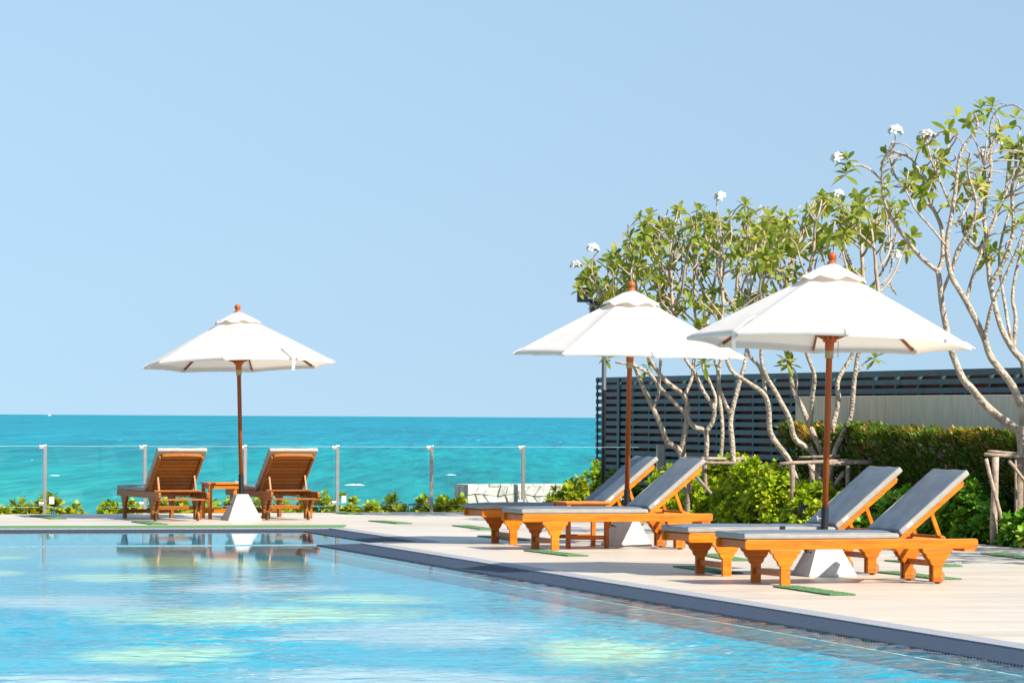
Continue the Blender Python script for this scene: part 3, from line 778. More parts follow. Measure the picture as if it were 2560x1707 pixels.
tag(pb[0], 'white octagonal parasol in front of the end of the slatted fence', 'parasol', 'white pool parasols')
pc = make_parasol((603, 1299.7), R(-4), R(-3.0), R(-1.8), R(18), '')
tag(pc[0], 'white octagonal parasol standing clear against the sea between two loungers', 'parasol', 'white pool parasols')
strap_on(pc, R(-52), 1.02, 1.27)
# chain under the hub of the parasol by the bed
ch = MB(); tl = pa[1]
for k in range(9):
    c_ = Vector((0.075, -0.02, 2.06 - k * 0.016)); ax = (0, 1) if k % 2 else (1, 0)
    ch.tube([c_ + Vector((ax[0] * 0.006 * math.cos(a), ax[1] * 0.006 * math.cos(a), 0.010 * math.sin(a))) for a in [i * 6.283 / 8 for i in range(9)]], 0.002, 5)
ch.xf(tl).build('chain', 'steel', pa[0])

# ------------------------------------------------------------------ turf strips let into the deck
STR = [((1962, 1466.5), (2106, 1488), 'beside the foot of the nearest teak lounger'), ((1334, 1377), (1446, 1390.5), 'beside the lounger in front of the low table'),
       ((1152, 1314.5), (1222, 1324), 'between the foot of the shaded lounger and the pool steps'), ((1214, 1340.5), (1302, 1351), 'under the foot of the shaded lounger'),
       ((1710, 1417), (1830, 1434), 'under the lounger with the strap, in parasol shade'), ((1768, 1386), (1852, 1402), 'just behind the lounger with the strap'),
       ((2212, 1430), (2375, 1449), 'under the head of the nearest teak lounger'), ((2236, 1402), (2380, 1416.5), 'behind the head of the nearest teak lounger'),
       ((940, 1302.5), (1012, 1309.5), 'alone on the open deck near the pool corner'), ((824, 1278.5), (888, 1285.5), 'at the foot of a glass fence post'),
       ((92, 1290), (148, 1297.5), 'in the shadow of the parasol by the sea loungers'), ((2478, 1385), (2575, 1397), 'in dappled shade by the planting bed'),
       ((350, 1305), (400, 1311.5), 'by the wheel of the sea lounger, touching the long runner')]
for a_, b_, w_ in STR:
    p, q = G(*a_), G(*b_); d = (q - p); d.z = 0; d.normalize(); s_ = Vector((-d.y, d.x, 0)) * 0.11
    rnd = random.Random(int(a_[0])); ring = []
    nseg = 14
    for sgn in (1, -1):
        for k in range(nseg + 1):
            t = k / nseg if sgn > 0 else 1 - k / nseg
            e = p.lerp(q, t) + s_ * sgn * (1 + rnd.uniform(-0.08, 0.08)); ring.append((e.x, e.y))
    mb = MB().slab(ring, 0.002, 0.013)
    for k in range(420):
        e = p.lerp(q, rnd.random()) + s_ * rnd.uniform(-1.04, 1.04); h_ = rnd.uniform(0.003, 0.011); a_2 = rnd.uniform(0, 6.28); b2 = len(mb.v)
        mb.v += [(e.x - 0.005 * math.cos(a_2), e.y - 0.005 * math.sin(a_2), 0.01), (e.x + 0.005 * math.cos(a_2), e.y + 0.005 * math.sin(a_2), 0.01), (e.x + rnd.uniform(-.012, .012), e.y + rnd.uniform(-.012, .012), 0.01 + h_)]
        mb.f.append((b2, b2 + 1, b2 + 2))
    o = mb.build('turf_strip', 'turf')
    tag(o, 'narrow green turf strip ' + w_, 'turf', 'turf strips in the deck')

# ------------------------------------------------------------------ glass fence
GP = [(111, 1285), (361, 1283.6), (611.5, 1282.2), (841, 1280.8), (1078, 1279.6), (1307, 1278.3)]
gf = empty('glass_fence', (G(*GP[2]).x, G(*GP[2]).y, 0)); GI = Matrix.Translation(-gf.location)
def gl_build(mb, name, material, parent=gf, **k):
    off = gf.location if True else 0
    return mb.xf(lambda q: q - gf.location).build(name, material, parent, **k)
posts = [v2(G(*p)) for p in GP]
posts = [ga + gd * ((p - ga).dot(gd)) for p in posts]
posts = [posts[0] - gd * 1.42] + posts
endp = cross(ga, gd, v2((0, 0)), v2(ray(1650, 1200)))
GH = 0.945
ga_ = math.atan2(gd.y, gd.x)
for i, p in enumerate(posts):
    mb = MB().bar((p.x, p.y, -0.22), (p.x, p.y, GH + 0.012), 0.05, 0.028, (gd.x, gd.y, 0))
    po = gl_build(mb, 'post', 'steel', bevel=0.003)
    for z_ in (GH - 0.02, 0.14):
        c_ = p - gd * 0.055
        gl_build(MB().bar((c_.x - gd.x * 0.03, c_.y - gd.y * 0.03, z_), (c_.x + gd.x * 0.035, c_.y + gd.y * 0.035, z_), 0.04, 0.045), 'clamp', 'steel_bright', po, bevel=0.004)
pe = MB().bar((endp.x, endp.y, -0.22), (endp.x, endp.y, GH + 0.03), 0.11, 0.06, (gd.x, gd.y, 0))
gl_build(pe, 'end_post', 'pale_post', bevel=0.004)
allp = posts + [endp]
for i in range(len(allp) - 1):
    a_, b_ = allp[i] + gd * 0.04, allp[i + 1] - gd * 0.06
    pane = gl_build(MB().bar((a_.x, a_.y, 0.52), (b_.x, b_.y, 0.52), 0.010, 0.84), 'pane', 'glass')
    gl_build(MB().bar((a_.x, a_.y, 0.9425), (b_.x, b_.y, 0.9425), 0.011, 0.004), 'pane_edge', 'glass_edge', pane)
    gl_build(MB().bar((a_.x, a_.y, 0.0975), (b_.x, b_.y, 0.0975), 0.011, 0.003), 'pane_edge', 'glass_edge', pane)
for p in (posts[1], posts[4]):
    c_ = p + gd * 0.10
    gl_build(MB().bar((c_.x - gd.x * 0.035, c_.y - gd.y * 0.035, 0.19), (c_.x + gd.x * 0.035, c_.y + gd.y * 0.035, 0.19), 0.018, 0.10), 'tag_plate', 'white_plastic')
tag(gf, 'frameless glass fence with slim steel posts along the seaward edge of the deck', 'fence')

# ------------------------------------------------------------------ slatted fence and concrete wall
ws = Vector((1.42, 60.0)) * (H / 1.45); wdir = bd.normalized(); wn_ = Vector((-wdir.y, wdir.x)) * -1   # wn_ points to the pool side
if wn_.dot(Vector((-1, -0.3))) < 0: wn_ = -wn_
WT = H + (1043.5 - 944.7) / F * ws.y       # top of the fence
WLEN = 17.0
fe = empty('slatted_fence', (ws.x, ws.y, 0))
def P3(s, o_, z): p = ws + wdir * s + wn_ * o_; return Vector((p.x - ws.x, p.y - ws.y, z))
pitch = 0.1135; sh_ = 0.068
nrow = int((WT + 0.3) / pitch)
MB().bar(P3(0.12, -0.085, (WT - 0.3) / 2 - 0.03), P3(WLEN, -0.085, (WT - 0.3) / 2 - 0.03), 0.03, WT + 0.22).build('backing_board', 'backing', fe)
bounds = [0.0]
while bounds[-1] < WLEN: bounds.append(bounds[-1] + 2.66)
for r_ in range(nrow):
    z_ = WT - 0.034 - r_ * pitch
    full = r_ < 3
    for k in range(len(bounds) - 1):
        if not full and bounds[k] > 8.6: continue
        a_, b_ = bounds[k] + 0.002, min(bounds[k + 1], WLEN) - 0.002
        hgt = sh_ + (0.012 if r_ == 0 else 0); zz = z_
        MB().bar(P3(a_, 0.010, zz), P3(b_, 0.010, zz), 0.022, hgt).build('slat', 'slat_paint', fe)
s_ = 0.22; kk = 0
while s_ < WLEN:
    # upright behind the slats, with its little angled clips in every gap
    MB().bar(P3(s_, -0.035, -0.25), P3(s_, -0.035, WT - 0.06), 0.05, 0.06, (wdir.x, wdir.y, 0)).build('upright', 'slat_paint', fe)
    cl = MB(); rr_ = nrow - 1 if s_ < 8.6 else 3
    for r_ in range(rr_):
        z_ = WT - 0.034 - r_ * pitch - pitch / 2
        cl.bar(P3(s_ - 0.01, -0.002, z_ - 0.026), P3(s_ + 0.06, -0.002, z_ + 0.026), 0.012, 0.010)
    cl.build('clips', 'bracket_metal', fe)['kind'] = 'stuff'
    s_ += 0.665
# corner posts at the seaward end
MB().bar(P3(0.10, 0.03, -0.25), P3(0.10, 0.03, WT - 0.02), 0.03, 0.02, (wdir.x, wdir.y, 0)).build('cover_strip', 'slat_paint', fe)
MB().bar(P3(1.02, 0.030, -0.25), P3(1.02, 0.030, WT - 0.012), 0.10, 0.014, (wdir.x, wdir.y, 0)).build('cover_strip', 'slat_paint', fe)
tag(fe, 'dark blue-grey slatted fence over reddish boards behind the trees', 'fence')
# low concrete wall in front of the fence
cw0 = 8.25; cwt = H + (1046.5 - 987.5) / F * (ws + wdir * cw0).y
cwall = MB()
q = [P3(cw0, 0.05, 0), P3(WLEN, 0.05, 0), P3(WLEN, 0.25, 0), P3(cw0, 0.25, 0)]
cwall.slab([(p.x, p.y) for p in q], -0.2, cwt - 0.02)
co_ = cwall.build('concrete_wall', 'concrete_wall', bevel=0.006); co_.location = (ws.x, ws.y, 0)
tag(co_, 'rough grey streaked concrete wall between hedge and slatted fence', 'wall')

# ------------------------------------------------------------------ floodlight pole
fp = at(1509, 1130, 53.6); fl = empty('floodlight_pole', (fp.x, fp.y, -0.2))
ft = at(1509, 742, 53.6).z + 0.2
MB().lathe([(0.034, 0), (0.034, 1.98), (0.042, 1.985), (0.042, 2.01), (0.034, 2.015), (0.034, ft)], 14).build('pole', 'lamp_grey', fl, smooth=True)
MB().bar((-0.36, 0, ft - 0.06), (0.12, 0, ft - 0.06), 0.05, 0.05).build('cross_arm', 'lamp_grey', fl, bevel=0.004)
for x_, z_, w_ in ((-0.29, ft + 0.02, 0.22), (-0.06, ft - 0.15, 0.30)):
    hd = MB().box(-w_ / 2, w_ / 2, -0.10, 0.07, -0.11, 0.11)
    hd.xf(lambda p: Vector((p.x * (1.0 if p.y > 0 else 1.12) + x_, p.y - 0.06, p.z * (0.7 if p.y > 0 else 1.0) + z_)))
    ho = hd.build('lamp_head', 'lamp_grey', fl, bevel=0.006)
    MB().box(x_ - w_ * 0.46, x_ + w_ * 0.46, -0.166, -0.1605, z_ - 0.09, z_ + 0.09).build('lens', 'dark_glass', ho)
    MB().box(x_ - w_ * 0.62, x_ + w_ * 0.62, -0.21, 0.01, z_ + 0.113, z_ + 0.128).build('visor', 'pale_post', ho)
tag(fl, 'grey floodlight pole with two boxy lamp heads at the seaward fence end', 'floodlight')

# ------------------------------------------------------------------ stone wall beyond the glass
sw = G(1160, 1279.0); sD = sw.y + 1.9
sa_ = at(1166, 1213, sD); sb_ = at(1440, 1213, sD + 0.8)
sdir = Vector((sb_.x - sa_.x, sb_.y - sa_.y, 0)); sl_ = sdir.length; sdir.normalize(); snn = Vector((sdir.y, -sdir.x, 0))
st = empty('stone_wall', (sa_.x, sa_.y, 0)); ztop = sa_.z; zb_ = -0.45
MB().bar(sdir * 0.03 - snn * 0.22 + Vector((0, 0, (ztop + zb_) / 2 - 0.01)), sdir * (sl_) - snn * 0.22 + Vector((0, 0, (ztop + zb_) / 2 - 0.01)), 0.40, ztop - zb_ - 0.05).build('mortar_core', 'mortar', st)
rs = random.Random(3)
ncol, nr = 11, 5
gx = [[0] * (nr + 1) for _ in range(ncol + 1)]
grid = {}
for i in range(ncol + 1):
    for j in range(nr + 1):
        jx = rs.uniform(-0.045, 0.045) if 0 < i < ncol else 0
        jz = rs.uniform(-0.04, 0.04) if 0 < j < nr else 0
        grid[i, j] = (i * sl_ / ncol + jx + (0.035 if j % 2 else -0.035) * (0 < i < ncol), zb_ + (ztop - zb_) * j / nr + jz)
def stone(quad, depth, base_o, parent):
    # quad: 4 (s,z); rounded polygon with bulge
    c = (sum(p[0] for p in quad) / 4, sum(p[1] for p in quad) / 4); mb = MB()
    def ringp(k, out):
        pts = []
        for i in range(4):
            a_, b2 = quad[i], quad[(i + 1) % 4]
            for t in (0.06, 0.5, 0.94):
                x = a_[0] + (b2[0] - a_[0]) * t; z = a_[1] + (b2[1] - a_[1]) * t
                jx, jz = rs.uniform(-0.006, 0.006), rs.uniform(-0.006, 0.006)
                x = c[0] + (x - c[0]) * k + jx; z = c[1] + (z - c[1]) * k + jz
                pts.append(tuple(sdir * x + snn * out + Vector((0, 0, z))))
        return pts
    r1, r2, r3 = ringp(0.975, base_o), ringp(0.968, base_o + depth * 0.75), ringp(0.88, base_o + depth)
    mb.v = r1 + r2 + r3; k = 12
    for a_ in (0, 12):
        for i in range(k): mb.f.append((a_ + i, a_ + (i + 1) % k, a_ + k + (i + 1) % k, a_ + k + i))
    mb.f.append(tuple(range(24, 36)))
    return mb.build('stone', 'stone', parent)
for i in range(ncol):
    for j in range(nr):
        stone([grid[i, j], grid[i + 1, j], grid[i + 1, j + 1], grid[i, j + 1]], rs.uniform(0.05, 0.08), -0.03, st)
for i in range(10):                                    # flat capping stones
    a_, b_ = i * sl_ / 10 + 0.006, (i + 1) * sl_ / 10 - 0.006
    mb = MB().bar(sdir * a_ - snn * 0.20 + Vector((0, 0, ztop - 0.004)), sdir * b_ - snn * 0.20 + Vector((0, 0, ztop - 0.004)), 0.46 + rs.uniform(-0.02, 0.02), 0.04)
    mb.build('stone', 'stone', st, bevel=0.01)
for j in range(4):                                     # seaward-left return
    z0_, z1_ = zb_ + (ztop - zb_) * j / 4, zb_ + (ztop - zb_) * (j + 1) / 4
    for k in range(2):
        MB().box(-0.012, 0.03, 0, 0.2, 0, 1).xf(lambda p: sdir * p.x - snn * (0.03 + k * 0.2 + p.y * 0.93) + Vector((0, 0, z0_ + 0.01 + p.z * (z1_ - z0_ - 0.02)))).build('stone', 'stone', st, bevel=0.012)
tag(st, 'low whitish wall of irregular fitted stones just beyond the glass fence', 'wall')

# dark handrail of the beach stairs, glimpsed between the leaves
hr0 = at(1003, 1262, 54.5); hr1 = at(1066, 1259, 55.4)
hr = empty('stair_handrail', (hr0.x, hr0.y, -0.3))
dv = hr1 - hr0
MB().tube([(0, 0, hr0.z + 0.3), (dv.x, dv.y, hr1.z + 0.3)], 0.014, 8).build('top_rail', 'black_metal', hr)
for k in range(5):
    t = 0.05 + 0.9 * k / 4
    MB().tube([(dv.x * t, dv.y * t, -0.12), (dv.x * t, dv.y * t, hr0.z + (hr1.z - hr0.z) * t + 0.295)], 0.009, 6).build('baluster', 'black_metal', hr)
tag(hr, 'dark metal handrail glimpsed among leaves beyond the glass fence', 'handrail')

# ------------------------------------------------------------------ leaves
def leaf_into(mb, o, d, up, length, width, curl, seg=4, fold=0.18):
    d = d.normalized(); s = d.cross(up)
    if s.length < 1e-3: s = d.cross(Vector((1, 0.2, 0)))
    s.normalize(); nrm = s.cross(d).normalized(); b = len(mb.v)
    for i in range(seg + 1):
        t = i / seg
        w = width * 0.5 * (math.sin(math.pi * min(1.0, t ** 1.35 * 0.93 + 0.03)) ** 0.8)
        c = o + d * (length * t) + nrm * (-curl * length * t * t)
        mb.v += [tuple(c - s * w + nrm * w * fold), tuple(c), tuple(c + s * w + nrm * w * fold)]
    for i in range(seg):
        a = b + i * 3; mb.f += [(a, a + 1, a + 4, a + 3), (a + 1, a + 2, a + 5, a + 4)]
def rosette(name, nleaf, ln, wd_, lo, hi, material, seed, stem=0.05, curl=0.25, seg=4):
    rnd = random.Random(seed); mb = MB()
    for k in range(nleaf):
        a = k * 2.39996 + rnd.uniform(-0.3, 0.3); t = k / max(1, nleaf - 1)
        el = R(lo + (hi - lo) * t + rnd.uniform(-10, 10))
        d = Vector((math.cos(a) * math.cos(el), math.sin(a) * math.cos(el), math.sin(el)))
        leaf_into(mb, Vector((0, 0, stem * (t - 0.8))), d, Vector((0, 0, 1)), ln * rnd.uniform(0.7, 1.1) * (1 - 0.35 * t), wd_ * rnd.uniform(0.85, 1.1), curl * rnd.uniform(0.3, 1.3), seg)
    return mb.mesh(name, material, True, fix=False)
PLU = [rosette('leaf_cluster', n_, 0.235, 0.082, -28, 66, 'plumeria_leaf', 10 + i, 0.06, 0.22) for i, n_ in enumerate((8, 9, 11, 7, 10, 12))]
SHR = [rosette('leaf_cluster', n_, 0.125, 0.050, -8, 72, 'shrub_leaf', 30 + i, 0.05, 0.25) for i, n_ in enumerate((11, 13, 15, 12))]
BIG = [rosette('leaf_cluster', n_, 0.185, 0.075, -8, 72, 'shrub_leaf', 70 + i, 0.06, 0.25) for i, n_ in enumerate((11, 13, 12))]
DEEP = [rosette('leaf_cluster', n_, 0.135, 0.056, -8, 70, 'deep_leaf', 40 + i, 0.05, 0.25) for i, n_ in enumerate((11, 13, 15, 12))]
BEA = [rosette('leaf_cluster', n_, 0.135, 0.055, 5, 78, 'beach_leaf', 50 + i, 0.05, 0.2) for i, n_ in enumerate((9, 11, 12))]
def orient(o, pos, d, spin, sc):
    q = Vector(d).normalized().to_track_quat('Z', 'Y')
    o.rotation_mode = 'QUATERNION'; o.rotation_quaternion = q @ Matrix.Rotation(spin, 3, 'Z').to_quaternion()
    o.location = pos; o.scale = (sc, sc, sc)

def flower_mesh(seed, nfl):
    rnd = random.Random(seed); mb = MB(); hb = MB()
    for k in range(nfl):
        a = k * 2.4; el = R(rnd.uniform(5, 85)); d = Vector((math.cos(a) * math.cos(el), math.sin(a) * math.cos(el), math.sin(el)))
        c = d * rnd.uniform(0.055, 0.085); q = d.to_track_quat('Z', 'Y')
        for j in range(5):
            aa = j * 1.2566 + rnd.uniform(-0.1, 0.1); pd = q @ Vector((math.cos(aa) * 0.85, math.sin(aa) * 0.85, 0.45))
            leaf_into(mb, c, pd, d, 0.058, 0.036, 0.4, 3, 0.1)
        hb.tube([c - d * 0.05, c + d * 0.004], [0.003, 0.006], 5)
    return mb.mesh('blossoms', 'petal', True, fix=False), hb.mesh('blossom_hearts', 'petal_heart')
FLO = [flower_mesh(90 + i, n_) for i, n_ in enumerate((9, 12, 7))]

# ------------------------------------------------------------------ plumeria trees
def smooth_path(pts, sub=4):
    out = []
    for i in range(len(pts) - 1):
        p0, p1, p2, p3 = pts[max(0, i - 1)], pts[i], pts[i + 1], pts[min(len(pts) - 1, i + 2)]
        for k in range(sub):
            t = k / sub
            out.append(0.5 * ((2 * p1) + (p2 - p0) * t + (2 * p0 - 5 * p1 + 4 * p2 - p3) * t * t + (3 * p1 - p0 - 3 * p2 + p3) * t ** 3))
    out.append(pts[-1]); return out
def plumeria(D, base_px, stems, blobs, nattr, seed, label, leaf_p, flowers=(), kill=0.20, extra=(), leafsc=1.0, group=None, ydrop=None):
    rnd = random.Random(seed); rg = np.random.RandomState(seed)
    bp = at(base_px[0], base_px[1], D); root = empty('plumeria_tree', (bp.x, bp.y, -0.03)); O = Vector(root.location)
    nodes = []; parent = []; 
    tips3 = []
    for si, (pts, rad, doff) in enumerate(stems):
        n_ = len(pts); P = []
        for i, (x, y) in enumerate(pts):
            t = i / max(1, n_ - 1)
            d0 = doff if isinstance(doff, (int, float)) else doff[0] + (doff[1] - doff[0]) * t
            P.append(at(x, y, D + d0) - O)
        P = smooth_path(P, 5)
        rads = [rad[0] + (rad[1] - rad[0]) * i / (len(P) - 1) for i in range(len(P))]
        rads = [r * (1 + 0.10 * mnoise.noise(Vector((i * 0.7, si * 5.3, seed)))) for i, r in enumerate(rads)]
        P = [p + Vector((mnoise.noise(p * 3), mnoise.noise(p * 3 + Vector((9, 0, 0))), 0)) * 0.012 for p in P]
        MB().tube(P, rads, 10).build('stem', 'bark', root, smooth=True)
        lo = len(P) // 3
        prev = -1
        for i in range(lo, len(P), 2):
            nodes.append(P[i]); parent.append(-2 if prev < 0 else prev); prev = len(nodes) - 1
    nstem = len(nodes)
    # attraction points in the crown
    A = []
    vols = [b[2] * b[3] * b[5] for b in blobs]; tv = sum(vols)
    for b, v_ in zip(blobs, vols):
        for _ in range(int(nattr * v_ / tv)):
            while True:
                u = rg.uniform(-1, 1, 3)
                if (u * u).sum() < 1: break
            A.append(at(b[0] + u[0] * b[2], b[1] + u[1] * b[3], D + b[4] + u[2] * b[5]) - O)
    A = np.array([tuple(a) for a in A]); N = np.array([tuple(p) for p in nodes]); par = list(parent)
    step = 0.095; alive = np.ones(len(A), bool); nch = {}
    for it in range(60):
        if not alive.any(): break
        Aa = A[alive]; d2 = ((Aa[:, None, :] - N[None, :, :]) ** 2).sum(2); near = d2.argmin(1); dm_ = np.sqrt(d2[np.arange(len(Aa)), near])
        acc = {}
        for i in range(len(Aa)):
            if dm_[i] < 2.2:
                acc.setdefault(near[i], []).append((Aa[i] - N[near[i]]) / max(1e-6, dm_[i]))
        new = []
        for ni, ds in acc.items():
            if nch.get(ni, 0) >= 3: continue
            d = np.mean(ds, 0) + np.array((0, 0, 0.18)) + rg.normal(0, 0.10, 3)
            pp = par[ni]
            if pp >= 0:
                pd = N[ni] - N[pp]; pd = pd / (np.linalg.norm(pd) + 1e-9); d = d + 0.45 * pd
            d = d / (np.linalg.norm(d) + 1e-9); q = N[ni] + d * step
            if (((N - q) ** 2).sum(1) < (step * 0.45) ** 2).any(): 
                nch[ni] = 9; continue
            new.append(q); par.append(ni); nch[ni] = nch.get(ni, 0) + 1
        if not new: break
        N = np.vstack([N, np.array(new)])
        idx = np.where(alive)[0]
        d2 = ((A[idx][:, None, :] - np.array(new)[None]) ** 2).sum(2).min(1)
        alive[idx[d2 < kill ** 2]] = False
    nn = len(N); kids = [[] for _ in range(nn)]
    for i in range(nstem, nn): kids[par[i]].append(i)
    desc = [0] * nn
    for i in range(nn - 1, -1, -1):
        desc[i] = max(1, sum(desc[k] for k in kids[i])) if kids[i] else 1
    def rad_(i): return min(0.032, 0.0088 * desc[i] ** 0.36)
    mb = MB(); tips = []
    starts = [(i, k) for i in range(nstem) for k in kids[i]]
    while starts:
        a, k = starts.pop(); chain = [a, k]
        while kids[chain[-1]]:
            ks = sorted(kids[chain[-1]], key=lambda j: -desc[j]); chain.append(ks[0])
            for o_ in ks[1:]: starts.append((chain[-2], o_))
        rr = [rad_(k)] + [rad_(j) for j in chain[1:]]
        pts = [Vector(N[j]) for j in chain]
        if len(pts) > 3: pts = [pts[0]] + [(pts[i - 1] + pts[i] * 2 + pts[i + 1]) / 4 for i in range(1, len(pts) - 1)] + [pts[-1]]
        mb.tube(pts, rr, 6)
        tips.append((pts[-1], (pts[-1] - pts[-2]).normalized()))
    mb.build('branches', 'twig', root, smooth=True)['kind'] = 'stuff'
    rnd.shuffle(tips)
    for x, y, d_ in extra: tips.insert(0, (at(x, y, D + d_) - O, Vector((rnd.uniform(-.4, .4), -0.3, 0.6))))
    cnt = 0; rest = MB()
    for i, (p, d) in enumerate(tips):
        if i >= len(extra) and rnd.random() > leaf_p: continue
        me = PLU[rnd.randrange(6)]; dd = d + Vector((rnd.uniform(-.15, .15), rnd.uniform(-.15, .15), 0.35)); sp_ = rnd.uniform(0, 6.28); sc_ = leafsc * rnd.uniform(0.75, 1.12)
        cnt += 1
        if cnt <= 290: orient(link('leaf_cluster', me, root), p - d * 0.01, dd, sp_, sc_)
        else:
            q = dd.normalized().to_track_quat('Z', 'Y') @ Matrix.Rotation(sp_, 3, 'Z').to_quaternion(); b_ = len(rest.v)
            rest.v += [tuple(p - d * 0.01 + q @ (v_.co * sc_)) for v_ in me.vertices]; rest.f += [tuple(b_ + k for k in f_.vertices) for f_ in me.polygons]
    if rest.v: rest.build('foliage', 'plumeria_leaf', root, True, fix=False)['kind'] = 'stuff'
    for i, (x, y, sc) in enumerate(flowers):
        w_ = at(x, y, D) - O; bi = min(range(len(tips)), key=lambda k: (Vector((tips[k][0].x, 0, tips[k][0].z)) - Vector((w_.x, 0, w_.z))).length)
        tp_ = tips[bi][0]; pos = Vector((w_.x, tp_.y, w_.z))
        fo = link('flower_cluster', FLO[i % 3][0], root); orient(fo, pos, Vector((0.1, -0.3, 1)), i * 1.3, sc)
        link('blossom_hearts', FLO[i % 3][1], fo)
        MB().tube([tp_, tp_.lerp(pos, 0.5) + Vector((0, 0, 0.01)), pos], [0.008, 0.006, 0.005], 5).build('flower_stalk', 'twig', root)
    tag(root, label, 'tree', group)
    return root, len(tips)

SA = [([(1712, 1290), (1705, 1200), (1700, 1130), (1669, 1105), (1658, 1078), (1634, 1021), (1609, 971), (1596, 939), (1575, 890), (1545, 830), (1530, 770)], (0.046, 0.020), (0, -0.3)),
      ([(1634, 1021), (1646, 989), (1648, 945), (1652, 890), (1648, 820), (1660, 760)], (0.024, 0.016), (0, 0.5)),
      ([(1720, 1290), (1712, 1200), (1707, 1130), (1712, 1087), (1717, 1052), (1719, 1016), (1710, 989), (1676, 962), (1651, 936), (1628, 904), (1600, 850), (1585, 780)], (0.048, 0.020), (0.1, -0.6)),
      ([(1712, 986), (1730, 945), (1735, 900), (1742, 840), (1735, 770)], (0.026, 0.018), (0, 0.3)),
      ([(1760, 1290), (1762, 1200), (1764, 1139), (1764, 1080), (1735, 1066), (1712, 1032), (1685, 1005), (1646, 966), (1628, 939), (1590, 915), (1540, 905)], (0.042, 0.016), (-0.3, -0.8)),
      ([(1764, 1080), (1782, 1055), (1784, 1021), (1759, 980), (1737, 932), (1714, 900), (1690, 830), (1680, 760)], (0.034, 0.018), (-0.3, -0.5)),
      ([(1787, 1021), (1787, 989), (1773, 953), (1758, 918), (1762, 850), (1775, 780)], (0.024, 0.017), (-0.3, 0.2)),
      ([(1840, 1290), (1836, 1200), (1832, 1116), (1828, 1040), (1851, 951), (1865, 899), (1868, 830), (1880, 770)], (0.044, 0.019), (-0.9, -0.6)),
      ([(1826, 1036), (1804, 988), (1794, 927), (1786, 894), (1800, 820), (1810, 760)], (0.028, 0.018), (-0.9, -0.4)),
      ([(1800, 1180), (1806, 1069), (1799, 988), (1801, 899), (1830, 820), (1835, 770)], (0.03, 0.018), (0.2, 0.4))]
BA = [(1560, 700, 130, 90, -0.4, 1.0), (1660, 630, 130, 115, 0, 1.1), (1770, 625, 130, 115, 0.1, 1.1), (1870, 600, 120, 105, 0.1, 1.0), (1470, 700, 45, 60, -0.5, 0.5), (1600, 760, 150, 60, 0, 1.0), (1790, 770, 130, 60, 0, 1.0)]
ta = plumeria(49.0, (1740, 1290), SA, BA, 1900, 11, 'many-stemmed plumeria tree with dense leafy crown in front of the slatted fence', 0.54,
              [(1478, 632, 1.0), (1439, 672, 0.9), (1800, 497, 1.0), (1690, 590, 0.8), (1745, 640, 0.7)], 0.145, [(1512, 892, -0.4), (1622, 915, -0.4), (1760, 905, -0.4), (1445, 720, -0.6)], 0.88, 'plumeria trees')
SB = [([(2040, 1290), (2010, 1240), (1983, 1182), (1969, 1144), (1927, 1083), (1922, 1022), (1908, 984), (1868, 955), (1828, 927), (1815, 880), (1820, 800)], (0.044, 0.020), (0, -0.7)),
      ([(1912, 993), (1910, 951), (1895, 915), (1875, 889), (1860, 840), (1868, 760)], (0.026, 0.018), (0, 0.5)),
      ([(2042, 1290), (2040, 1200), (2035, 1135), (1988, 1097), (1974, 1045), (1950, 998), (1917, 941), (1903, 899), (1905, 830), (1900, 760)], (0.046, 0.018), (0.2, -0.2)),
      ([(2050, 1290), (2050, 1200), (2054, 1135), (2026, 1069), (2007, 1022), (1983, 974), (1974, 904), (1960, 830), (1955, 750)], (0.050, 0.020), (0.1, 0.3)),
      ([(2026, 1064), (2030, 998), (2035, 941), (2016, 880), (2010, 820), (2020, 760)], (0.032, 0.020), (0.1, -0.5)),
      ([(2060, 1290), (2066, 1200), (2073, 1130), (2082, 1069), (2096, 998), (2096, 951), (2130, 889), (2150, 820), (2160, 740)], (0.048, 0.020), (0, 0.2)),
      ([(2066, 1290), (2076, 1200), (2087, 1130), (2120, 1059), (2134, 984), (2144, 894), (2170, 810), (2200, 740)], (0.046, 0.020), (-0.1, -0.5)),
      ([(2134, 960), (2150, 920), (2180, 893)], (0.014, 0.010), -0.3), ([(1990, 985), (1992, 940), (1976, 908)], (0.014, 0.010), 0.2)]
BB = [(1960, 620, 120, 105, 0, 1.1), (2070, 580, 110, 105, 0.2, 1.1), (2170, 560, 90, 85, 0, 1.0), (2230, 590, 65, 85, 0, 0.8), (2225, 700, 35, 60, 0, 0.5), (1940, 750, 120, 70, 0, 1.0), (2100, 740, 100, 70, 0, 1.0)]
tb_ = plumeria(46.0, (2050, 1290), SB, BB, 1400, 23, 'plumeria tree rising beside the end of the concrete wall, its knobbly stems fanning out', 0.54,
               [(2110, 480, 0.9), (2150, 545, 0.9), (1880, 705, 0.7), (2235, 640, 0.7)], 0.145, [(1974, 905, 0.2), (2186, 892, -0.3), (1965, 895, 0.0)], 0.88, 'plumeria trees')
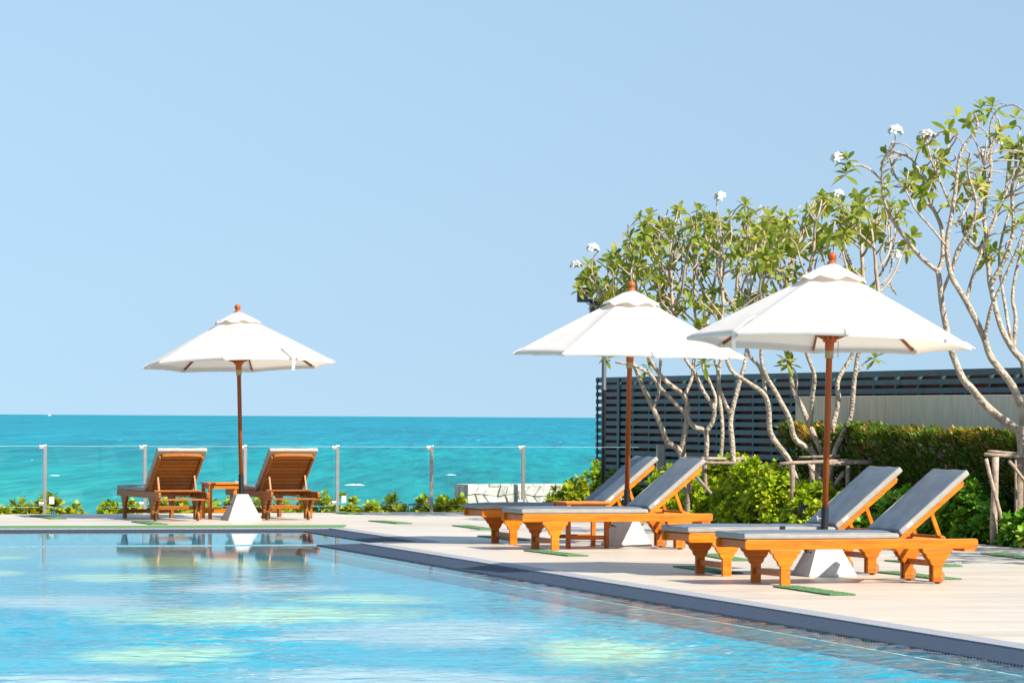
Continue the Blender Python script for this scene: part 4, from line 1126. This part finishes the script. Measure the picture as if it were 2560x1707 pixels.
SC = [([(2552, 1290), (2554, 1200), (2556, 1145), (2550, 1083), (2535, 1069), (2479, 1026), (2432, 974), (2406, 945), (2381, 886), (2362, 802), (2352, 738), (2344, 679)], (0.060, 0.030), (0, 0.2)),
      ([(2344, 679), (2357, 639), (2352, 565), (2322, 496), (2288, 407), (2248, 383), (2215, 375)], (0.028, 0.013), (0.2, 0.5)),
      ([(2344, 679), (2298, 639), (2258, 590), (2229, 545), (2209, 496), (2204, 442), (2209, 402), (2233, 353)], (0.026, 0.011), (0.2, -0.3)),
      ([(2204, 450), (2164, 417), (2115, 412), (2092, 406)], (0.014, 0.009), (-0.1, -0.3)),
      ([(2352, 565), (2330, 520), (2280, 480), (2240, 445), (2225, 400), (2230, 370)], (0.018, 0.010), (0.3, 0.1)),
      ([(2322, 496), (2345, 430), (2370, 370), (2376, 320), (2370, 300)], (0.018, 0.010), (0.4, 0.8)),
      ([(2570, 1290), (2566, 1180), (2560, 1083), (2554, 1022), (2531, 965), (2479, 894), (2460, 846), (2416, 753), (2377, 689), (2367, 615), (2381, 526), (2391, 467), (2401, 383), (2441, 319), (2436, 284)], (0.058, 0.012), (-0.1, -0.5)),
      ([(2377, 689), (2391, 630), (2430, 560), (2440, 500), (2420, 430), (2425, 380)], (0.022, 0.011), (-0.3, -0.7)),
      ([(2391, 467), (2420, 450), (2455, 420), (2470, 390)], (0.013, 0.008), (-0.4, -0.6)),
      ([(2590, 1290), (2585, 1120), (2575, 1000), (2560, 910), (2534, 876), (2500, 812), (2475, 713), (2470, 664), (2446, 624), (2411, 590), (2400, 540)], (0.056, 0.012), (0.3, 0.5)),
      ([(2475, 713), (2515, 639), (2534, 565), (2529, 467), (2549, 417), (2556, 350)], (0.028, 0.011), (0.4, 0.1)),
      ([(2472, 690), (2466, 600), (2460, 516), (2478, 430), (2476, 380), (2500, 320), (2490, 290)], (0.026, 0.010), (0.4, 0.9)),
      ([(2534, 876), (2540, 800), (2530, 740), (2545, 660), (2560, 600)], (0.028, 0.014), (0.4, 0.7)),
      ([(2478, 400), (2476, 310), (2500, 270), (2530, 262)], (0.011, 0.008), (0.9, 0.7)),
      ([(2381, 526), (2352, 455), (2328, 395), (2318, 350)], (0.015, 0.009), (-0.3, -0.1)),
      ([(2391, 565), (2425, 500), (2452, 430), (2490, 340)], (0.017, 0.009), (-0.4, 0.1)),
      ([(2416, 753), (2450, 640), (2500, 520), (2540, 410), (2548, 330)], (0.022, 0.010), (-0.2, 0.2)),
      ([(2460, 846), (2478, 770), (2522, 670), (2562, 570)], (0.022, 0.012), (-0.3, -0.6)),
      ([(2367, 615), (2325, 565), (2290, 525), (2262, 470)], (0.015, 0.009), (-0.4, -0.5)),
      ([(2446, 624), (2486, 545), (2515, 470), (2520, 400)], (0.015, 0.009), (0.5, 0.6)),
      ([(2352, 738), (2392, 640), (2436, 545), (2462, 455), (2455, 390)], (0.020, 0.009), (0.2, 0.4)),
      ([(2534, 876), (2508, 740), (2500, 620), (2535, 490), (2560, 430)], (0.022, 0.010), (0.4, 0.9))]
BC = [(2280, 430, 90, 90, 0, 0.7), (2400, 420, 90, 110, 0, 0.8), (2500, 420, 80, 130, 0.2, 0.9), (2480, 580, 80, 90, 0.2, 0.7), (2600, 450, 80, 160, 0.2, 0.9)]
tc_ = plumeria(41.0, (2565, 1290), SC, BC, 900, 37, 'sparse plumeria tree of mostly bare leaning branches by the hedge', 0.22,
               [(2238, 333, 1.0), (2316, 345, 1.0), (2087, 404, 0.9), (2520, 340, 0.8), (2480, 378, 0.8), (2370, 395, 0.7)], 0.17,
               [(2120, 398, -0.3), (2112, 430, -0.3), (2480, 262, 0.7), (2452, 268, 0.6), (2540, 290, 0.2), (2545, 385, 0.1), (2530, 370, 0.1), (2555, 360, 0.1), (2390, 290, 0.6), (2440, 460, 0), (2500, 500, 0), (2550, 560, 0), (2555, 640, 0), (2420, 415, 0), (2360, 415, 0.2)], 0.95, 'plumeria trees')

# a leafy plumeria outside the frame to the right shades the deck and bed there
SD = [([(3290, 1390), (3290, 1250), (3280, 1050), (3250, 900), (3220, 760)], (0.07, 0.03), (0, -0.8)), ([(3290, 1300), (3310, 1100), (3290, 900), (3240, 740)], (0.06, 0.03), (0, 1.2)), ([(3290, 1290), (3330, 1100), (3370, 920), (3390, 760)], (0.06, 0.03), (0, -3.6))]
BD = [(3390, 545, 230, 190, -4.0, 1.4), (3270, 560, 230, 200, -1.5, 1.3), (3230, 520, 220, 200, 2.0, 1.5)]
td = plumeria(37.5, (3290, 1390), SD, BD, 620, 41, 'leafy plumeria tree further along the bed shading its near end', 0.95, (), 0.26, (), 1.25, 'plumeria trees')

# ------------------------------------------------------------------ timber tree stakes
def stakes(D, poles, label, base_px):
    bp = at(base_px[0], base_px[1], D); root = empty('tree_stake_frame', (bp.x, bp.y, -0.03)); O = Vector(root.location); rnd = random.Random(len(poles))
    for (x0, y0, d0), (x1, y1, d1), r in poles:
        a, b_ = at(x0, y0, D + d0) - O, at(x1, y1, D + d1) - O
        if y0 > 1235 and a.z > 0.05 and abs(x1 - x0) < 70: a = a + (b_ - a).normalized() * -(a.z / max(0.2, abs((b_ - a).normalized().z)))
        pts = [a.lerp(b_, k / 5) + Vector((rnd.uniform(-1, 1), rnd.uniform(-1, 1), rnd.uniform(-1, 1))) * 0.006 for k in range(6)]
        MB().tube(pts, [r * rnd.uniform(0.9, 1.1) for _ in range(6)], 9).build('pole', 'stake_wood', root, smooth=True)
    tag(root, label, 'tree stakes', 'timber tree stakes')
stakes(48.0, [((1716, 1144, 0), (1865, 1147, 0.3), 0.022), ((1750, 1157, -0.2), (1870, 1157, -0.1), 0.022), ((1720, 1295, 0), (1723, 1150, 0), 0.034), ((1766, 1290, 0.3), (1762, 1150, 0.3), 0.03),
              ((1846, 1290, 0), (1846, 1148, 0), 0.026), ((1856, 1290, 0.4), (1852, 1150, 0.4), 0.022), ((1738, 1186, -0.1), (1795, 1255, -0.2), 0.024)], 'weathered timber poles lashed round the stems before the slatted fence', (1760, 1300))
stakes(45.0, [((1950, 1158, 0), (2130, 1151, 0.2), 0.022), ((2060, 1160, -0.1), (2186, 1154, -0.1), 0.030), ((1998, 1142, 0.3), (2100, 1140, 0.3), 0.018), ((1984, 1300, 0), (1980, 1160, 0), 0.032),
              ((2034, 1290, 0.1), (2030, 1160, 0.1), 0.036), ((2117, 1290, 0), (2120, 1158, 0), 0.030), ((2152, 1290, 0.2), (2150, 1158, 0.2), 0.022), ((2060, 1250, 0), (2108, 1180, 0), 0.022), ((2020, 1160, 0), (2055, 1200, 0), 0.020)],
       'weathered timber poles lashed round the stems beside the concrete wall end', (2050, 1300))
stakes(39.9, [((2462, 1136, 0), (2620, 1142, 0.2), 0.022), ((2470, 1128, 0.1), (2550, 1134, 0.1), 0.018), ((2484, 1362, 0), (2488, 1142, 0), 0.040), ((2514, 1330, -0.1), (2464, 1146, -0.1), 0.022),
              ((2548, 1350, 0.2), (2548, 1142, 0.2), 0.046), ((2522, 1150, 0), (2575, 1215, 0), 0.020), ((2540, 1300, 0.1), (2538, 1150, 0.1), 0.014)], 'thick grey timber poles propping the bare-branched tree by the hedge', (2500, 1362))

# ------------------------------------------------------------------ shrubs, hedge, beach plants
def shrub(name, pos, rx, ry, h, ncl, variants, label, cat, group, seed, sc=1.0, z0=-0.03, low=0.1):
    root = empty(name, (pos[0], pos[1], z0)); rnd = random.Random(seed); stem = MB()
    for k in range(ncl):
        a = rnd.uniform(0, 6.283); e = math.asin(rnd.uniform(low - 0.1, 1)); rad = rnd.uniform(0.5, 1.0) ** 0.5
        d = Vector((math.cos(a) * math.cos(e), math.sin(a) * math.cos(e), math.sin(e)))
        bump_ = 1 + 0.22 * mnoise.noise(Vector((d.x * 2 + seed, d.y * 2, d.z * 2)))
        p = Vector((d.x * rx * rad * bump_, d.y * ry * rad * bump_, max(0.06, (0.12 + 0.88 * d.z * rad * bump_) * h)))
        o = link('leaf_cluster', variants[rnd.randrange(len(variants))], root)
        dd = Vector((d.x * 0.7 + rnd.uniform(-.3, .3), d.y * 0.7 + rnd.uniform(-.3, .3), 0.65 + 0.5 * d.z))
        orient(o, p, dd, rnd.uniform(0, 6.28), sc * rnd.uniform(0.75, 1.15))
        if k % 3 == 0:
            b_ = Vector((p.x * 0.25, p.y * 0.25, 0)); stem.tube([b_, b_.lerp(p, 0.55) + Vector((0, 0, 0.05)), p], [0.010, 0.007, 0.004], 5)
    stem.build('stems', 'twig', root)['kind'] = 'stuff'
    tag(root, label, cat, group); return root
def bedp(s, o_): p = b0 + bd * s + bn * o_; return (p.x, p.y)
# where along the bed a picture column falls
def bed_at(px, o_):
    p = cross(b0 + bn * o_, bd, Vector((0, 0)), v2(ray(px, 1200))); return (p.x, p.y)
G1 = 'leafy shrubs along the planting bed'
shrub('scaevola_shrub', bed_at(1690, 0.50), 0.50, 0.55, 0.42, 150, SHR, 'low bright green shrub behind the head of the lounger by the low table', 'shrub', G1, 1)
shrub('scaevola_shrub', bed_at(1775, 0.45), 0.50, 0.60, 0.62, 200, SHR, 'bright green shrub filling the gap between two groups of loungers', 'shrub', G1, 2)
shrub('scaevola_shrub', bed_at(1870, 0.42), 0.55, 0.62, 0.86, 260, SHR, 'tall sunlit yellow-green shrub beside the lashed stakes', 'shrub', G1, 3)
shrub('scaevola_shrub', bed_at(1950, 0.42), 0.48, 0.55, 0.80, 220, SHR, 'sunlit shrub growing round the stake with the black foot', 'shrub', G1, 4)
shrub('scaevola_shrub', bed_at(2050, 0.42), 0.50, 0.55, 0.62, 200, SHR, 'green shrub behind the lounger head and parasol pole', 'shrub', G1, 5)
shrub('scaevola_shrub', bed_at(2170, 0.40), 0.50, 0.50, 0.60, 180, DEEP, 'darker green shrub between the two lounger backs', 'shrub', G1, 6)
shrub('scaevola_shrub', bed_at(2290, 0.42), 0.48, 0.50, 0.62, 190, DEEP, 'dark green shrub behind the tilted back of the nearest lounger', 'shrub', G1, 7)
shrub('scaevola_shrub', bed_at(2395, 0.42), 0.42, 0.48, 0.68, 200, DEEP, 'dark green broad-leaved shrub before the hedge with yellowing leaves', 'shrub', G1, 8, 1.25)
shrub('scaevola_shrub', bed_at(2450, 0.55), 0.40, 0.45, 0.62, 140, DEEP, 'dark green shrub beside the thick timber stakes', 'shrub', G1, 9)
shrub('scaevola_shrub', bed_at(2580, 0.25), 0.36, 0.40, 0.46, 110, DEEP, 'dark green shrub spilling to the deck beyond the thick stakes', 'shrub', G1, 10, 1.15)
shrub('scaevola_shrub', bed_at(2700, 0.3), 0.45, 0.45, 0.55, 110, DEEP, 'dark green shrub on the near side of the thick stakes', 'shrub', G1, 12, 1.15)
p_ = at(1845, 1200, 48.6); shrub('broadleaf_shrub', (p_.x, p_.y), 0.42, 0.45, 0.98, 90, BIG, 'tall broad-leaved shrub with glossy upright leaves against the slatted fence', 'shrub', G1, 13, 1.1, low=0.35)
p_ = at(1770, 1200, 50.2); shrub('broadleaf_shrub', (p_.x, p_.y), 0.35, 0.4, 0.80, 60, BIG, 'broad-leaved shrub between the plumeria stems', 'shrub', G1, 14, 1.0, low=0.3)
p_ = at(1660, 1200, 50.0); shrub('broadleaf_shrub', (p_.x, p_.y), 0.30, 0.35, 0.70, 60, SHR, 'green shrub just right of the pale end post', 'shrub', G1, 15, 1.1, low=0.3)

# hedge along the concrete wall
def hedge():
    ha = Vector(bed_at(2000, 1.25)); hb_ = Vector(bed_at(2760, 1.25)); d = (hb_ - ha).normalized(); ln = (hb_ - ha).length
    root = empty('hedge', (ha.x, ha.y, -0.03)); nrm = Vector((d.y, -d.x))
    if nrm.dot(Vector((-1, -0.3))) < 0: nrm = -nrm
    rnd = random.Random(5); lo = MB(); hi = MB(); tw = MB()
    HH = 1.29
    for k in range(27000):
        s = rnd.uniform(0, ln); z = rnd.uniform(0.05, 1.0) ** 0.8
        top = HH * (1 - 0.045 * s / ln) + 0.13 * mnoise.noise(Vector((s * 1.6, 0, 0))) + 0.07 * mnoise.noise(Vector((s * 6, 3, 0)))
        dep = 0.30 + 0.14 * mnoise.noise(Vector((s * 1.7, z * 3, 5)))
        side = rnd.random()
        if k % 3 == 0: o_ = rnd.uniform(-0.2, 0.2); zz = rnd.random() * top * 0.97
        elif side < 0.78: o_ = dep * (1 - 0.5 * rnd.random() ** 2); zz = rnd.uniform(0.02, 1.0) * top
        else: o_ = rnd.uniform(-0.25, dep); zz = top * (1 - 0.10 * rnd.random() ** 2)
        p = Vector((d.x * s + nrm.x * o_, d.y * s + nrm.y * o_, zz))
        dr = Vector((nrm.x * 0.8 + rnd.uniform(-.7, .7), nrm.y * 0.8 + rnd.uniform(-.7, .7), rnd.uniform(0.0, 1.3)))
        tgt = lo
        fresh = 0.75 * mnoise.noise(Vector((s * 1.9, zz * 2, 11))) + 0.40 * max(0, zz / top - 0.8) / 0.2
        if fresh + rnd.uniform(-0.25, 0.25) > 0.70: tgt = hi
        big_ = 1.5 if k % 3 == 0 else 1.0
        leaf_into(tgt, p, dr, Vector((0, 0, 1)), rnd.uniform(0.06, 0.10) * big_, rnd.uniform(0.030, 0.042) * big_, 0.2, 2)
    for k in range(60):
        s = rnd.uniform(0, ln); b_ = Vector((d.x * s, d.y * s, 0))
        tw.tube([b_, b_ + Vector((rnd.uniform(-.1, .1), rnd.uniform(-.1, .1), 0.6)), b_ + Vector((nrm.x * .2 + rnd.uniform(-.2, .2), nrm.y * .2, 1.25))], [0.012, 0.009, 0.004], 5)
    a_ = lo.build('foliage', 'hedge_leaf', root, True, fix=False); a_['kind'] = 'stuff'
    a_ = hi.build('new_growth', 'new_leaf', root, True, fix=False); a_['kind'] = 'stuff'
    tw.build('twigs', 'twig', root)['kind'] = 'stuff'
    tag(root, 'clipped dark green hedge with reddish new shoots below the concrete wall', 'hedge')
hedge()

# beach plants just beyond the glass
BP = [(-5, 0.36, 0.26), (60, 0.36, 0.34), (128, 0.40, 0.36), (182, 0.22, 0.20), (275, 0.28, 0.30), (330, 0.30, 0.32), (395, 0.30, 0.36), (452, 0.30, 0.34), (520, 0.30, 0.34), (585, 0.30, 0.34), (650, 0.30, 0.34), (705, 0.30, 0.33), (760, 0.28, 0.34), (812, 0.3, 0.38), (868, 0.30, 0.40),
      (922, 0.26, 0.28), (985, 0.32, 0.37), (1055, 0.26, 0.33), (1108, 0.30, 0.33), (1150, 0.26, 0.30)]
WHO = ['at the far left end of the glass fence', 'bushy and tall beside the first steel post', 'behind the first steel post', 'small, beside the white tag plate', 'left of the sea lounger, thin',
       'left of the sea lounger, seen beside its foot end', 'under the foot of the left sea lounger', 'seen under the left sea lounger', 'seen beside the low table by the sea', 'seen behind the low table legs',
       'seen behind the concrete parasol foot', 'seen under the right sea lounger', 'seen between the wheels of the right sea lounger', 'just right of the right sea lounger', 'at the post with the white tag plate',
       'low, between the tag plate and the handrail', 'with one large yellow leaf, left of the dark handrail', 'beside the dark handrail', 'right of the dark handrail post', 'beside the foot of the shaded lounger']
for i, (px, rx, hgt) in enumerate(BP):
    q = cross(ga + gn * 0.50, gd, Vector((0, 0)), v2(ray(px, 1270)))
    shrub('beach_plant', (q.x, q.y), rx * 0.62, 0.28, hgt + 0.17, 36, BEA, 'beach plant ' + WHO[i], 'plant', 'beach plants beyond the glass fence', 100 + i, 1.2, -0.32, 0.1)
for i, (px, d_, rx, hgt, lab) in enumerate(((1425, 1.0, 0.40, 0.80, 'leafy green beach shrub hanging over the stone wall'), (1490, 1.1, 0.45, 0.95, 'leafy green beach shrub at the foot of the slatted fence end'),
                                             (1560, 1.0, 0.40, 0.90, 'green beach shrub seen through glass behind the shaded lounger'))):
    q = cross(ga + gn * d_, gd, Vector((0, 0)), v2(ray(px, 1270)))
    shrub('beach_shrub', (q.x, q.y), rx, 0.4, hgt, 95, BEA if i == 0 else SHR, lab, 'shrub', 'beach plants beyond the glass fence', 140 + i, 1.1, -0.32, 0.25)

# ------------------------------------------------------------------ small things
gp = G(2012, 1325); gp = cross(b0 + bn * 0.12, bd, Vector((0, 0)), v2(ray(2012, 1290)))
gs = empty('garden_spotlight', (gp.x, gp.y, -0.03))
MB().lathe([(0.008, 0), (0.012, 0.16), (0.03, 0.17)], 10).build('spike', 'black_metal', gs)
MB().lathe([(0.03, 0.165), (0.065, 0.185), (0.085, 0.24), (0.085, 0.30), (0.07, 0.34), (0.03, 0.362)], 18).build('lamp_head', 'black_metal', gs, smooth=True)
tag(gs, 'small black garden spotlight behind the lounger with the strap', 'lamp')
for px, py in ((2393, 1410), (2400, 1412), (2388, 1413)):
    p = G(px, py); mb = MB()
    for j in range(5):
        a = j * 1.2566 + px; leaf_into(mb, Vector((0, 0, 0.012)), Vector((math.cos(a), math.sin(a), 0.5)), Vector((0, 0, 1)), 0.05, 0.032, 0.3, 3)
    o = mb.build('fallen_blossom', 'petal', None, True, fix=False); o.location = (p.x, p.y, 0.0)
    tag(o, 'fallen white plumeria blossom lying on the shaded deck', 'flower', 'fallen blossoms on the deck')
# boat on the horizon
bt = Vector((at(124, 1036, 12000).x, 12000, SEA)); bo = empty('motor_yacht', bt)
MB().prism([(-6, 0.1), (-5.5, 2.6), (6.8, 3.0), (5, 0.0)], -1.8, 1.8).build('hull', 'boat_white', bo)
MB().prism([(-4, 2.7), (-3.5, 6.0), (0.5, 6.0), (2.5, 2.9)], -1.3, 1.3).build('cabin', 'boat_white', bo)
MB().tube([(-1, 0, 6), (-1.3, 0, 10)], 0.25, 6).build('mast', 'boat_white', bo)
tag(bo, 'tiny white boat far out on the horizon', 'boat')
# breaking wavelets
FO = [(136, 1189.5, 26, 5), (886, 1213.5, 52, 9), (1127, 1188, 28, 5), (1040, 1160, 7, 1.6), (300, 1100, 12, 2), (450, 1095, 9, 2), (1195, 1100, 12, 2), (640, 1080, 8, 1.6), (980, 1120, 9, 2), (1400, 1105, 10, 2), (80, 1150, 9, 2), (1010, 1075, 8, 1.5), (700, 1125, 8, 2)]
for i, (px, py, w_, h_) in enumerate(FO):
    if w_ < 20: w_ *= 0.6; h_ *= 0.5
    h_ *= 0.5
    rnd = random.Random(i); c_ = G(px, py, SEA); sc = c_.y / F; mb = MB(); nn_ = 16
    for k in range(nn_):
        t = k / (nn_ - 1); e = math.sin(math.pi * t) ** 0.7 * rnd.uniform(0.6, 1.1)
        x = (t - 0.5) * w_ * sc; hh = h_ * sc * e * 0.9
        mb.v += [(x, -0.8 * e, 0.02), (x, -0.3 * e, hh * 0.75 + 0.03), (x, 0.1, hh + 0.03), (x, 0.6 * e, 0.02)]
    for k in range(nn_ - 1):
        for j in range(3):
            a = k * 4 + j; mb.f.append((a, a + 4, a + 5, a + 1))
    o = mb.build('breaking_wave', 'foam', None, True, fix=False); o.location = (c_.x, c_.y, SEA)
    big = w_ > 20
    tag(o, ['white breaking wave beside the post with tall bushy plants at its foot', 'longest white breaking wave on the sea', 'white breaking wave left of the stone wall'][i] if i < 3 else 'small white crest on the open sea', 'wave', 'white wave crests on the sea')
print('objects', len(C.objects), 'tips', ta[1], tb_[1], tc_[1], td[1])
